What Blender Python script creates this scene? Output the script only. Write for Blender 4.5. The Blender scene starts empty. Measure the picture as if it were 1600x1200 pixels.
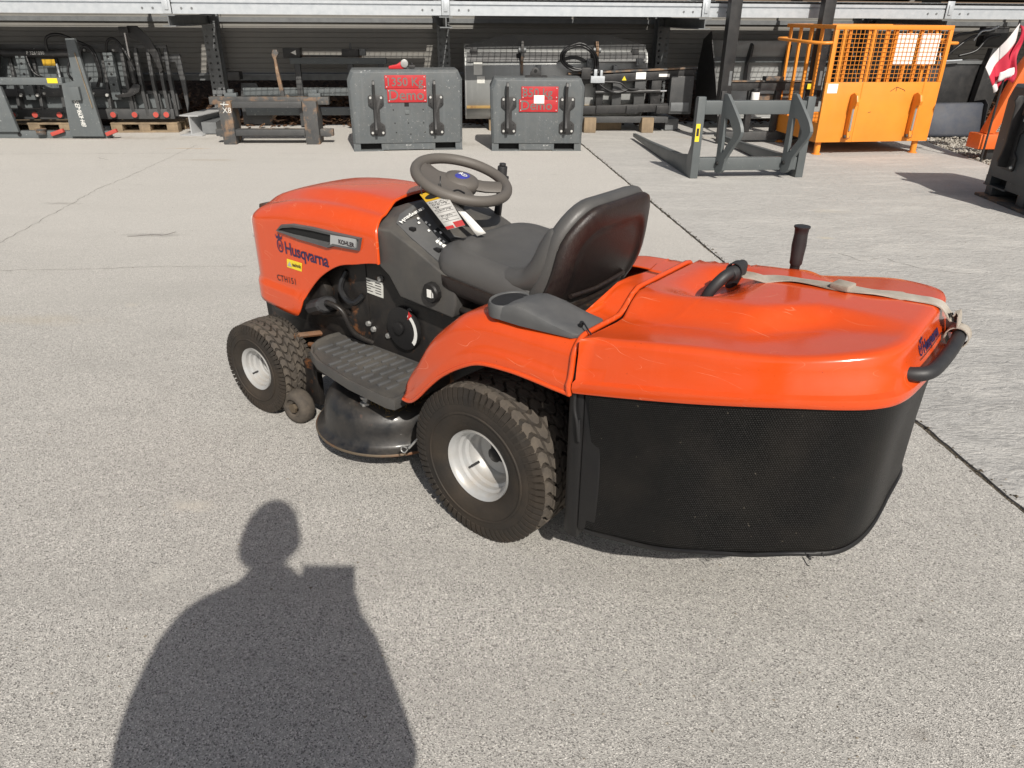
import bpy, bmesh, math, random
from mathutils import Vector, Matrix, Euler
from mathutils.bvhtree import BVHTree
R = math.radians
random.seed(7)
scene = bpy.context.scene
COL = scene.collection

# ------------------------------------------------------------------ camera, sky, sun, exposure
CAM_H, PITCH, ROLL, FPX = 1.40, R(26.6), R(0.4), 1153.0
cd = bpy.data.cameras.new('camera'); cam = bpy.data.objects.new('camera', cd); COL.objects.link(cam)
cd.sensor_width = 36.0; cd.sensor_fit = 'HORIZONTAL'; cd.lens = 36.0 * FPX / 1600.0
cd.clip_start = 0.01; cd.clip_end = 2000
cam.matrix_world = Matrix.Translation((0, 0, CAM_H)) @ Matrix.Rotation(R(90) - PITCH, 4, 'X') @ Matrix.Rotation(ROLL, 4, 'Z')
scene.camera = cam

SUN_EL, SUN_AZ = R(39.5), R(15.2)          # shadows fall 15 degrees left of straight ahead
to_sun = Vector((math.sin(SUN_AZ) * math.cos(SUN_EL), -math.cos(SUN_AZ) * math.cos(SUN_EL), math.sin(SUN_EL)))
w = bpy.data.worlds.new('World'); scene.world = w; w.use_nodes = True
nt = w.node_tree; nt.nodes.clear()
sky = nt.nodes.new('ShaderNodeTexSky'); sky.sky_type = 'NISHITA'; sky.sun_disc = False
sky.sun_elevation = SUN_EL; sky.sun_rotation = math.atan2(to_sun.x, to_sun.y)
sky.air_density = 1.0; sky.dust_density = 2.5; sky.ozone_density = 1.0
bg = nt.nodes.new('ShaderNodeBackground'); bg.inputs['Strength'].default_value = 0.085
wo = nt.nodes.new('ShaderNodeOutputWorld')
hs = nt.nodes.new('ShaderNodeHueSaturation'); hs.inputs['Saturation'].default_value = 0.55      # hazy, whitish sky
nt.links.new(sky.outputs[0], hs.inputs['Color']); nt.links.new(hs.outputs[0], bg.inputs[0]); nt.links.new(bg.outputs[0], wo.inputs[0])
sd = bpy.data.lights.new('sun', 'SUN'); sd.energy = 5.0; sd.angle = R(0.53); sd.color = (1.0, 0.945, 0.86)
sun = bpy.data.objects.new('sun', sd); COL.objects.link(sun)
sun.rotation_euler = (-to_sun).to_track_quat('-Z', 'Y').to_euler(); sun.location = to_sun * 30
scene.view_settings.view_transform = 'Standard'; scene.view_settings.look = 'None'
scene.view_settings.exposure = 0.04; scene.view_settings.gamma = 1.0; scene.view_settings.use_curve_mapping = False
scene.render.engine = 'CYCLES'

# ------------------------------------------------------------------ pixel (1600x1200) -> direction helpers
CAMP = Vector((0, 0, CAM_H))
def ray(u, v):
    x = (u - 800) / FPX; y = (600 - v) / FPX
    c, s = math.cos(ROLL), math.sin(ROLL)
    x, y = c * x - s * y, s * x + c * y
    return Vector((x, math.cos(PITCH) + y * math.sin(PITCH), -math.sin(PITCH) + y * math.cos(PITCH)))
def gnd(u, v, z=0.0):
    d = ray(u, v); t = (z - CAM_H) / d.z
    return CAMP + d * t

# ------------------------------------------------------------------ materials
MATS = {}
def _n(nt, t, **kw):
    n = nt.nodes.new(t)
    for k, v in kw.items(): setattr(n, k, v)
    return n
def mat(name, col, rough=0.5, metal=0.0, col2=None, scale=6.0, amt=0.5, bump=0.0, bscale=60.0,
        dust=0.0, dustcol=(0.30, 0.26, 0.20), dscale=9.0, chips=0.0, chipcol=(0.6, 0.6, 0.58), chipscale=38.0,
        rust=0.0, rustcol=(0.16, 0.062, 0.022), rscale=5.0, coat=0.0, rvar=0.1, spec=0.5, streak=0.0, scratch=0.0, scratchcol=(0.8, 0.35, 0.2)):
    """Painted / plastic / rubber surface: soft colour variation, dust lying on up-facing sides, chips, rust."""
    m = bpy.data.materials.new(name); m.use_nodes = True; nt = m.node_tree; nt.nodes.clear(); L = nt.links.new
    out = _n(nt, 'ShaderNodeOutputMaterial'); b = _n(nt, 'ShaderNodeBsdfPrincipled'); L(b.outputs[0], out.inputs[0])
    tc = _n(nt, 'ShaderNodeTexCoord'); P = tc.outputs['Object']
    c2 = col2 or tuple(c * 0.72 for c in col)
    nz = _n(nt, 'ShaderNodeTexNoise'); nz.inputs['Scale'].default_value = scale; nz.inputs['Detail'].default_value = 6; nz.inputs['Roughness'].default_value = 0.6
    L(P, nz.inputs['Vector'])
    rmp = _n(nt, 'ShaderNodeMapRange'); rmp.inputs['From Min'].default_value = 0.35; rmp.inputs['From Max'].default_value = 0.68
    rmp.inputs['To Max'].default_value = amt; L(nz.outputs['Fac'], rmp.inputs['Value'])
    mx = _n(nt, 'ShaderNodeMix', data_type='RGBA'); mx.inputs['A'].default_value = (*col, 1); mx.inputs['B'].default_value = (*c2, 1)
    L(rmp.outputs[0], mx.inputs['Factor']); cur = mx.outputs['Result']
    def layer(cur, fac, c):
        q = _n(nt, 'ShaderNodeMix', data_type='RGBA'); L(fac, q.inputs['Factor']); L(cur, q.inputs['A']); q.inputs['B'].default_value = (*c, 1)
        return q.outputs['Result']
    def thresh(sc, lo, hi, detail=8, k=1.0, rough=0.65, vec=None):
        n = _n(nt, 'ShaderNodeTexNoise'); n.inputs['Scale'].default_value = sc; n.inputs['Detail'].default_value = detail; n.inputs['Roughness'].default_value = rough
        L(vec or P, n.inputs['Vector'])
        r = _n(nt, 'ShaderNodeMapRange'); r.inputs['From Min'].default_value = lo; r.inputs['From Max'].default_value = hi; r.inputs['To Max'].default_value = k
        L(n.outputs['Fac'], r.inputs['Value']); return r.outputs[0]
    rough_in = None
    if rust > 0: cur = layer(cur, thresh(rscale, 0.62 - 0.22 * rust, 0.70 - 0.18 * rust, k=0.95), rustcol)
    if streak > 0:
        mp = _n(nt, 'ShaderNodeMapping'); mp.inputs['Scale'].default_value = (22, 22, 0.9); L(P, mp.inputs['Vector'])
        cur = layer(cur, thresh(1.0, 0.52, 0.75, k=streak, vec=mp.outputs[0]), tuple(min(1, c * 1.5 + 0.05) for c in col))
    if dust > 0:
        geo = _n(nt, 'ShaderNodeNewGeometry'); sx = _n(nt, 'ShaderNodeSeparateXYZ'); L(geo.outputs['Normal'], sx.inputs[0])
        up = _n(nt, 'ShaderNodeMapRange'); up.inputs['From Min'].default_value = -0.3; up.inputs['From Max'].default_value = 1.0; up.inputs['To Min'].default_value = 0.35
        L(sx.outputs['Z'], up.inputs['Value'])
        mu = _n(nt, 'ShaderNodeMath', operation='MULTIPLY'); L(up.outputs[0], mu.inputs[0]); L(thresh(dscale, 0.32, 0.75, k=dust), mu.inputs[1])
        cur = layer(cur, mu.outputs[0], dustcol)
        rough_in = mu.outputs[0]
    if chips > 0:
        cm = _n(nt, 'ShaderNodeMath', operation='MULTIPLY'); L(thresh(chipscale * 1.6, 0.66 - 0.07 * chips, 0.69 - 0.07 * chips, detail=6, k=0.85, rough=0.75), cm.inputs[0]); L(thresh(2.6, 0.44, 0.60, detail=4), cm.inputs[1])
        cur = layer(cur, cm.outputs[0], chipcol)
    if scratch > 0:
        for sc, seed in ((2.3, 0.0), (5.1, 7.3)):
            mp = _n(nt, 'ShaderNodeMapping'); mp.inputs['Scale'].default_value = (1.0, 2.2, 3.5); mp.inputs['Location'].default_value = (seed, seed * 2, 0); mp.inputs['Rotation'].default_value = (0.3, seed, 0.4); L(P, mp.inputs['Vector'])
            n = _n(nt, 'ShaderNodeTexNoise'); n.inputs['Scale'].default_value = sc; n.inputs['Detail'].default_value = 1.0; L(mp.outputs[0], n.inputs['Vector'])
            d1 = _n(nt, 'ShaderNodeMath', operation='SUBTRACT'); L(n.outputs['Fac'], d1.inputs[0]); d1.inputs[1].default_value = 0.52
            d2 = _n(nt, 'ShaderNodeMath', operation='ABSOLUTE'); L(d1.outputs[0], d2.inputs[0])
            d3 = _n(nt, 'ShaderNodeMapRange'); d3.inputs['From Min'].default_value = 0.0008; d3.inputs['From Max'].default_value = 0.0028; d3.inputs['To Min'].default_value = scratch; d3.inputs['To Max'].default_value = 0.0; L(d2.outputs[0], d3.inputs['Value'])
            d4 = _n(nt, 'ShaderNodeMath', operation='MULTIPLY'); L(d3.outputs[0], d4.inputs[0]); L(thresh(6.0 + seed, 0.52, 0.66, detail=3), d4.inputs[1])
            cur = layer(cur, d4.outputs[0], scratchcol)
        cur = layer(cur, thresh(150, 0.735, 0.76, detail=2, k=0.7), tuple(c * 0.25 for c in col))
    L(cur, b.inputs['Base Color'])
    rr = _n(nt, 'ShaderNodeMapRange'); rr.inputs['To Min'].default_value = max(0.04, rough - rvar); rr.inputs['To Max'].default_value = min(1, rough + rvar)
    n2 = _n(nt, 'ShaderNodeTexNoise'); n2.inputs['Scale'].default_value = scale * 2.7; n2.inputs['Detail'].default_value = 5; L(P, n2.inputs['Vector']); L(n2.outputs['Fac'], rr.inputs['Value'])
    if rough_in is not None:
        ad = _n(nt, 'ShaderNodeMath', operation='MULTIPLY_ADD'); L(rough_in, ad.inputs[0]); ad.inputs[1].default_value = 0.55; L(rr.outputs[0], ad.inputs[2]); ad.use_clamp = True
        L(ad.outputs[0], b.inputs['Roughness'])
    else: L(rr.outputs[0], b.inputs['Roughness'])
    b.inputs['Metallic'].default_value = metal; b.inputs['Specular IOR Level'].default_value = spec
    if coat: b.inputs['Coat Weight'].default_value = coat; b.inputs['Coat Roughness'].default_value = 0.12
    if bump > 0:
        bn = _n(nt, 'ShaderNodeTexNoise'); bn.inputs['Scale'].default_value = bscale; bn.inputs['Detail'].default_value = 4; L(P, bn.inputs['Vector'])
        bp = _n(nt, 'ShaderNodeBump'); bp.inputs['Strength'].default_value = 1.0; bp.inputs['Distance'].default_value = bump; L(bn.outputs['Fac'], bp.inputs['Height'])
        L(bp.outputs[0], b.inputs['Normal'])
    MATS[name] = m
    return m

# ------------------------------------------------------------------ mesh builder
class MB:
    def __init__(s): s.v = []; s.f = []
    def add(s, vs, fs):
        o = len(s.v); s.v += [tuple(p) for p in vs]; s.f += [tuple(i + o for i in f) for f in fs]; return s
    def box(s, x0, x1, y0, y1, z0, z1, M=None):
        vs = [Vector(p) for p in ((x0, y0, z0), (x1, y0, z0), (x1, y1, z0), (x0, y1, z0), (x0, y0, z1), (x1, y0, z1), (x1, y1, z1), (x0, y1, z1))]
        if M is not None: vs = [M @ p for p in vs]
        return s.add(vs, [(0, 3, 2, 1), (4, 5, 6, 7), (0, 1, 5, 4), (1, 2, 6, 5), (2, 3, 7, 6), (3, 0, 4, 7)])
    def bar(s, p0, p1, wx, wy, up=(0, 0, 1)):
        """rectangular bar from p0 to p1, wx across, wy along 'up'"""
        p0 = Vector(p0); p1 = Vector(p1); d = (p1 - p0).normalized(); up = Vector(up)
        a = d.cross(up)
        if a.length < 1e-4: a = d.cross(Vector((0, 1, 0)))
        a.normalize(); b = a.cross(d).normalized()
        vs = [p + a * (i * wx / 2) + b * (j * wy / 2) for p in (p0, p1) for i, j in ((-1, -1), (1, -1), (1, 1), (-1, 1))]
        return s.add(vs, [(0, 3, 2, 1), (4, 5, 6, 7), (0, 1, 5, 4), (1, 2, 6, 5), (2, 3, 7, 6), (3, 0, 4, 7)])
    def prism(s, poly, axis, a, b):
        """polygon in the two other axes (in xyz order), extruded along axis from a to b"""
        def mk(p, t):
            q = list(p); q.insert(axis, t); return q
        n = len(poly)
        vs = [mk(p, a) for p in poly] + [mk(p, b) for p in poly]
        return s.add(vs, [tuple(range(n))[::-1], tuple(range(n, 2 * n))] + [(i, (i + 1) % n, n + (i + 1) % n, n + i) for i in range(n)])
    def loft(s, rings, closed=True, caps=True):
        n = len(rings[0]); vs = [p for r in rings for p in r]; fs = []
        for k in range(len(rings) - 1):
            for i in range(n if closed else n - 1):
                j = (i + 1) % n; fs.append((k * n + i, k * n + j, (k + 1) * n + j, (k + 1) * n + i))
        if caps and closed: fs.append(tuple(range(n))[::-1]); fs.append(tuple(range((len(rings) - 1) * n, len(rings) * n)))
        return s.add(vs, fs)
    def cyl(s, p0, p1, r0, r1=None, n=16, caps=True):
        p0 = Vector(p0); p1 = Vector(p1); r1 = r0 if r1 is None else r1
        d = (p1 - p0).normalized(); a = d.orthogonal().normalized(); b = d.cross(a)
        rg = lambda p, r: [p + (a * math.cos(2 * math.pi * i / n) + b * math.sin(2 * math.pi * i / n)) * r for i in range(n)]
        return s.loft([rg(p0, r0), rg(p1, r1)], True, caps)
    def tube(s, path, r, n=10, closed=False, flat=None):
        P = [Vector(p) for p in path]; m = len(P); rings = []
        nrm = None
        for i in range(m):
            if closed: d = P[(i + 1) % m] - P[i - 1]
            else: d = P[min(i + 1, m - 1)] - P[max(i - 1, 0)]
            d.normalize()
            if nrm is None: nrm = d.orthogonal().normalized()
            else: nrm = (nrm - d * nrm.dot(d)).normalized()
            b = d.cross(nrm); ri = r(i / (m - 1)) if callable(r) else r
            rings.append([P[i] + nrm * (ri * math.cos(2 * math.pi * k / n)) + b * (ri * math.sin(2 * math.pi * k / n)) for k in range(n)])
        if closed:
            o = len(s.v); s.v += [tuple(p) for g in rings for p in g]
            # closing ring may be twisted by the transported frame: match by nearest offset
            best = min(range(n), key=lambda q: sum((rings[0][(k + q) % n] - rings[-1][k]).length for k in range(n)))
            for k in range(m):
                for i in range(n):
                    j = (i + 1) % n
                    if k < m - 1: s.f.append((o + k * n + i, o + k * n + j, o + (k + 1) * n + j, o + (k + 1) * n + i))
                    else: s.f.append((o + k * n + i, o + k * n + j, o + (j + best) % n, o + (i + best) % n))
            return s
        return s.loft(rings, True, True)
    def lathe(s, prof, n=32, M=None, closed=False):
        """prof: list of (r, y) revolved about the local y axis"""
        rings = []
        for i in range(n):
            a = 2 * math.pi * i / n
            g = [Vector((r * math.cos(a), y, r * math.sin(a))) for r, y in prof]
            rings.append([M @ p for p in g] if M is not None else g)
        m = len(prof); o = len(s.v); s.v += [tuple(p) for g in rings for p in g]
        for k in range(n):
            k2 = (k + 1) % n
            for i in range(m - (0 if closed else 1)):
                j = (i + 1) % m; s.f.append((o + k * m + i, o + k * m + j, o + k2 * m + j, o + k2 * m + i))
        return s
    def grid(s, fn, us, vs_):
        n = len(vs_); o = len(s.v)
        s.v += [tuple(fn(u, v)) for u in us for v in vs_]
        for i in range(len(us) - 1):
            for j in range(n - 1): s.f.append((o + i * n + j, o + (i + 1) * n + j, o + (i + 1) * n + j + 1, o + i * n + j + 1))
        return s
    def xf(s, M): s.v = [tuple(M @ Vector(p)) for p in s.v]; return s
    def build(s, name, m, parent=None, bevel=0.0, seg=2, smooth=35, solid=0.0, uv=None, recalc=True, subsurf=0, dedupe=False):
        me = bpy.data.meshes.new(name); me.from_pydata(s.v, [], s.f); me.update()
        if recalc or bevel or dedupe:
            bm = bmesh.new(); bm.from_mesh(me)
            if dedupe: bmesh.ops.remove_doubles(bm, verts=bm.verts, dist=1e-5)
            if recalc: bmesh.ops.recalc_face_normals(bm, faces=bm.faces)
            if bevel:
                ed = [e for e in bm.edges if len(e.link_faces) == 2 and e.calc_face_angle(0) > R(28)]
                bmesh.ops.bevel(bm, geom=ed, offset=bevel, segments=seg, profile=0.6, affect='EDGES', clamp_overlap=True)
            bm.to_mesh(me); bm.free()
        if smooth:
            me.shade_smooth()
            if smooth < 180: me.set_sharp_from_angle(angle=R(smooth))
        if uv is not None:
            lay = me.uv_layers.new(name='UVMap')
            for lp in me.loops: lay.data[lp.index].uv = uv[lp.vertex_index]
        me.materials.append(MATS[m] if isinstance(m, str) else m)
        ob = bpy.data.objects.new(name, me); COL.objects.link(ob); ob.parent = parent
        if solid:
            md = ob.modifiers.new('thickness', 'SOLIDIFY'); md.thickness = solid; md.offset = -1
        if subsurf:
            md = ob.modifiers.new('smooth', 'SUBSURF'); md.levels = subsurf; md.render_levels = subsurf
        return ob
def tag(o, label, cat, group=None):
    o['label'] = label; o['category'] = cat
    if group: o['group'] = group
    return o
def thing(name, label, cat, loc=(0, 0, 0), rz=0.0, group=None):
    o = bpy.data.objects.new(name, None); COL.objects.link(o); o.location = loc; o.rotation_euler = (0, 0, rz); o.empty_display_size = 0.2
    return tag(o, label, cat, group)
def copy_tree(o, parent=None):
    c = o.copy(); COL.objects.link(c); c.parent = parent
    for ch in [k for k in bpy.data.objects if k.parent == o]: copy_tree(ch, c)
    return c
def text_geo(body, size, bold=0.0, align='LEFT', shear=0.0, spacing=1.0):
    cu = bpy.data.curves.new('t', 'FONT'); cu.body = body; cu.size = size; cu.offset = bold; cu.align_x = align; cu.shear = shear; cu.space_character = spacing
    cu.resolution_u = 3
    ob = bpy.data.objects.new('t', cu); COL.objects.link(ob)
    dg = bpy.context.evaluated_depsgraph_get(); me = bpy.data.meshes.new_from_object(ob.evaluated_get(dg))
    vs = [(v.co.x, v.co.y) for v in me.vertices]; fs = [tuple(p.vertices) for p in me.polygons]
    bpy.data.objects.remove(ob); bpy.data.curves.remove(cu); bpy.data.meshes.remove(me)
    return vs, fs
def text_on(name, body, size, m, parent, fn, bold=0.0, align='LEFT', shear=0.0, spacing=1.0):
    """flat lettering laid on a surface: fn(x, y) -> 3D point"""
    vs, fs = text_geo(body, size, bold, align, shear, spacing)
    b = MB(); b.add([fn(x, y) for x, y in vs], fs)
    return b.build(name, m, parent, smooth=0, recalc=False)
def plane_map(o, ex, ey):
    o = Vector(o); ex = Vector(ex); ey = Vector(ey)
    return lambda x, y: o + ex * x + ey * y
def lerp(a, b, t): return a + (b - a) * t
def interp(xs, ys, x):
    if x <= xs[0]: return ys[0]
    for i in range(len(xs) - 1):
        if x <= xs[i + 1]:
            t = (x - xs[i]) / (xs[i + 1] - xs[i]); return ys[i] + (ys[i + 1] - ys[i]) * t
    return ys[-1]
def smoothinterp(xs, ys, x):
    """Catmull-Rom through the points (xs increasing)"""
    n = len(xs)
    if x <= xs[0]: return ys[0]
    if x >= xs[-1]: return ys[-1]
    i = max(k for k in range(n - 1) if xs[k] <= x)
    h = xs[i + 1] - xs[i]; t = (x - xs[i]) / h
    def sl(k):
        if k == 0: return (ys[1] - ys[0]) / (xs[1] - xs[0])
        if k == n - 1: return (ys[-1] - ys[-2]) / (xs[-1] - xs[-2])
        return (ys[k + 1] - ys[k - 1]) / (xs[k + 1] - xs[k - 1])
    m0, m1 = sl(i) * h, sl(i + 1) * h
    return (2*t**3 - 3*t*t + 1) * ys[i] + (t**3 - 2*t*t + t) * m0 + (-2*t**3 + 3*t*t) * ys[i + 1] + (t**3 - t*t) * m1
def catmull(pts, k=8, closed=False):
    P = [Vector(p) for p in pts]; n = len(P); out = []
    for i in range(n if closed else n - 1):
        g = lambda j: P[j % n] if closed else P[max(0, min(n - 1, j))]
        p0, p1, p2, p3 = g(i - 1), g(i), g(i + 1), g(i + 2)
        for s in range(k):
            t = s / k
            out.append(0.5 * ((2 * p1) + (p2 - p0) * t + (2 * p0 - 5 * p1 + 4 * p2 - p3) * t * t + (3 * p1 - p0 - 3 * p2 + p3) * t ** 3))
    if not closed: out.append(P[-1])
    return out
def frange(a, b, n): return [a + (b - a) * i / (n - 1) for i in range(n)]
def sstep(a, b, x):
    t = max(0.0, min(1.0, (x - a) / (b - a))); return t * t * (3 - 2 * t)

ORANGE = (0.62, 0.063, 0.006)
mat('orange_plastic', ORANGE, 0.20, col2=(0.60, 0.065, 0.008), amt=0.5, scale=3.0, dust=0.10, dustcol=(0.44, 0.18, 0.10), dscale=14, coat=0.35, rvar=0.08, bump=0.0006, bscale=14, streak=0.06, scratch=0.5)
mat('grey_plastic', (0.055, 0.054, 0.053), 0.5, dust=0.25, scale=8, bump=0.0004, bscale=500)
mat('tray_plastic', (0.075, 0.077, 0.080), 0.55, dust=0.30, scale=8, dustcol=(0.22, 0.21, 0.19), bump=0.0004, bscale=500)
mat('vinyl', (0.072, 0.070, 0.068), 0.42, dust=0.16, scale=5, dustcol=(0.2, 0.19, 0.17), bump=0.0004, bscale=420)
mat('seat_shell', (0.012, 0.009, 0.009), 0.38, col2=(0.018, 0.008, 0.008), amt=0.9, scale=2.2, dust=0.28, dustcol=(0.10, 0.075, 0.05), dscale=60, bump=0.0012, bscale=260, rvar=0.12)
mat('black_plastic', (0.011, 0.011, 0.012), 0.45, spec=0.3, dust=0.16, scale=9, dustcol=(0.10, 0.09, 0.075), bump=0.0003, bscale=300)
mat('black_steel', (0.010, 0.010, 0.011), 0.33, spec=0.35, dust=0.32, scale=7, dustcol=(0.12, 0.095, 0.07), dscale=18, rust=0.1, rscale=11)
mat('deck_paint', (0.009, 0.010, 0.012), 0.33, dust=0.62, dustcol=(0.10, 0.085, 0.068), dscale=13, rust=0.10, rscale=7, rustcol=(0.20, 0.075, 0.04), chips=0.1, chipscale=16, coat=0.15, bump=0.0010, bscale=35)
mat('dirty_steel', (0.10, 0.075, 0.05), 0.6, metal=0.3, rust=0.7, dust=0.4)
mat('tyre_rubber', (0.016, 0.0145, 0.013), 0.72, col2=(0.032, 0.024, 0.017), amt=0.9, scale=7, dust=0.40, dustcol=(0.085, 0.064, 0.046), dscale=11, bump=0.0010, bscale=120, spec=0.35)
mat('tread_rubber', (0.055, 0.048, 0.042), 0.85, col2=(0.095, 0.080, 0.064), amt=0.9, scale=30, dust=0.30, dustcol=(0.15, 0.125, 0.10), bump=0.0012, bscale=240, spec=0.25)
mat('rim_paint', (0.44, 0.45, 0.455), 0.32, metal=0.25, dust=0.55, dustcol=(0.33, 0.26, 0.18), dscale=16, rust=0.0, coat=0.2)
mat('wheel_rubber', (0.105, 0.093, 0.082), 0.55, dust=0.16, scale=9, dustcol=(0.2, 0.18, 0.15), bump=0.0004, bscale=400)
mat('handle_rubber', (0.018, 0.018, 0.020), 0.5, dust=0.2, scale=20, dustcol=(0.10, 0.095, 0.09))
mat('strap_webbing', (0.50, 0.46, 0.40), 0.9, col2=(0.20, 0.165, 0.13), amt=0.9, scale=9, bump=0.0012, bscale=500)
mat('navy_print', (0.022, 0.012, 0.060), 0.4); mat('dark_print', (0.025, 0.015, 0.02), 0.5); mat('white_print', (0.75, 0.75, 0.72), 0.5)
mat('blue_badge', (0.045, 0.05, 0.30), 0.3, coat=0.4); mat('yellow_sticker', (0.80, 0.62, 0.03), 0.45); mat('silver_badge', (0.45, 0.46, 0.46), 0.4, metal=0.2)
mat('white_paper', (0.78, 0.77, 0.74), 0.7, amt=0.15); mat('label_white', (0.62, 0.62, 0.58), 0.5, amt=0.4, scale=20)
mat('shaded_tag_card', (0.42, 0.41, 0.39), 0.55, amt=0.2); mat('tag_yellow', (0.50, 0.30, 0.02), 0.4); mat('tag_red', (0.35, 0.02, 0.02), 0.4); mat('tag_black', (0.012, 0.011, 0.01), 0.5)  # card colour is greyed to hold the shade lying on it
mat('headlamp_glass', (0.50, 0.50, 0.48), 0.15, coat=0.8)
mat('dry_grass', (0.28, 0.19, 0.06), 0.9); mat('galvanised_small', (0.42, 0.42, 0.41), 0.4, metal=0.6)
mat('scale_white', (0.75, 0.75, 0.72), 0.5); mat('pointer_red', (0.5, 0.02, 0.02), 0.5)

# yard materials
GREY = (0.098, 0.112, 0.118)
mat('implement_grey', GREY, 0.48, chips=0.55, chipscale=26, dust=0.3, dustcol=(0.2, 0.19, 0.17), streak=0.12, scale=3)
mat('implement_grey_clean', (0.092, 0.104, 0.108), 0.42, chips=0.15, dust=0.15, dustcol=(0.2, 0.19, 0.17), scale=3)
mat('block_grey', (0.085, 0.097, 0.104), 0.55, chips=0.9, chipscale=19, chipcol=(0.45, 0.45, 0.44), dust=0.35, dustcol=(0.22, 0.2, 0.17), streak=0.2, scale=4, bump=0.001, bscale=40)
mat('block_dark', (0.050, 0.057, 0.062), 0.42, chips=0.5, chipscale=14, chipcol=(0.35, 0.36, 0.36), dust=0.3, dustcol=(0.14, 0.13, 0.12), scale=4)
mat('implement_black', (0.014, 0.0145, 0.016), 0.40, dust=0.4, dustcol=(0.13, 0.12, 0.11), chips=0.2, scale=4)
mat('implement_charcoal', (0.046, 0.048, 0.050), 0.45, dust=0.35, dustcol=(0.15, 0.14, 0.13), chips=0.3, scale=4)
mat('worn_charcoal', (0.050, 0.053, 0.056), 0.55, rust=0.45, rscale=9, rustcol=(0.15, 0.085, 0.05), chips=0.8, chipcol=(0.35, 0.30, 0.24), chipscale=17, dust=0.35)
mat('rusty_paint', (0.045, 0.048, 0.052), 0.6, rust=0.62, rscale=5, rustcol=(0.21, 0.125, 0.07), chips=0.7, chipcol=(0.40, 0.34, 0.27), chipscale=15, dust=0.3)
mat('slate_blue', (0.050, 0.058, 0.078), 0.65, dust=0.2, scale=3)
mat('bucket_steel', (0.40, 0.41, 0.405), 0.40, metal=0.15, dust=0.3, dustcol=(0.25, 0.24, 0.21), scale=2.5, streak=0.25, chips=0.2)
mat('worn_edge', (0.33, 0.21, 0.07), 0.6, rust=0.5)
mat('cage_orange', (0.76, 0.262, 0.026), 0.42, dust=0.12, dustcol=(0.5, 0.3, 0.15), chips=0.28, chipcol=(0.10, 0.06, 0.03), chipscale=16, scale=3)
mat('machine_orange', (0.70, 0.13, 0.02), 0.4, dust=0.15, dustcol=(0.4, 0.25, 0.15))
mat('galvanised', (0.50, 0.525, 0.55), 0.42, metal=0.35, col2=(0.40, 0.43, 0.46), amt=0.8, scale=14, rvar=0.12)
mat('galvanised_dull', (0.17, 0.178, 0.182), 0.5, metal=0.25, col2=(0.12, 0.125, 0.13), amt=0.8, scale=10)
mat('girder_grey', (0.36, 0.37, 0.38), 0.5, dust=0.3, scale=4)
mat('wall_panel', (0.185, 0.180, 0.168), 0.50, dust=0.25, scale=1.2, streak=0.10)
mat('sign_text', (0.13, 0.125, 0.115), 0.6); mat('shade_board', (0.17, 0.12, 0.08), 0.8)
mat('sign_red', (0.42, 0.013, 0.020), 0.45, dust=0.15, chips=0.15, scale=7); mat('cap_red', (0.45, 0.06, 0.045), 0.5, dust=0.2)
mat('bolt_zinc', (0.62, 0.62, 0.60), 0.35, metal=0.4); mat('chrome', (0.75, 0.75, 0.76), 0.12, metal=1.0)
mat('hose_black', (0.013, 0.013, 0.014), 0.4); mat('void_black', (0.006, 0.006, 0.006), 0.8)
mat('pallet_wood', (0.27, 0.20, 0.125), 0.85, col2=(0.14, 0.105, 0.07), amt=0.9, scale=5, streak=0.2, bump=0.002, bscale=60)
mat('brown_board', (0.13, 0.055, 0.035), 0.8, col2=(0.08, 0.04, 0.03), amt=0.9, scale=4)
mat('flag_red', (0.50, 0.020, 0.050), 0.7, amt=0.3); mat('flag_white', (0.66, 0.62, 0.62), 0.7, amt=0.25)
mat('chalk', (0.65, 0.65, 0.62), 0.9, amt=0.2); mat('red_tool', (0.50, 0.015, 0.02), 0.35, coat=0.3)
mat('skin', (0.42, 0.25, 0.18), 0.5); mat('jacket', (0.03, 0.04, 0.06), 0.8); mat('trousers', (0.035, 0.045, 0.075), 0.85); mat('shoe', (0.02, 0.018, 0.016), 0.6); mat('hair', (0.03, 0.02, 0.013), 0.7)
mat('phone_black', (0.01, 0.01, 0.012), 0.15)
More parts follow.
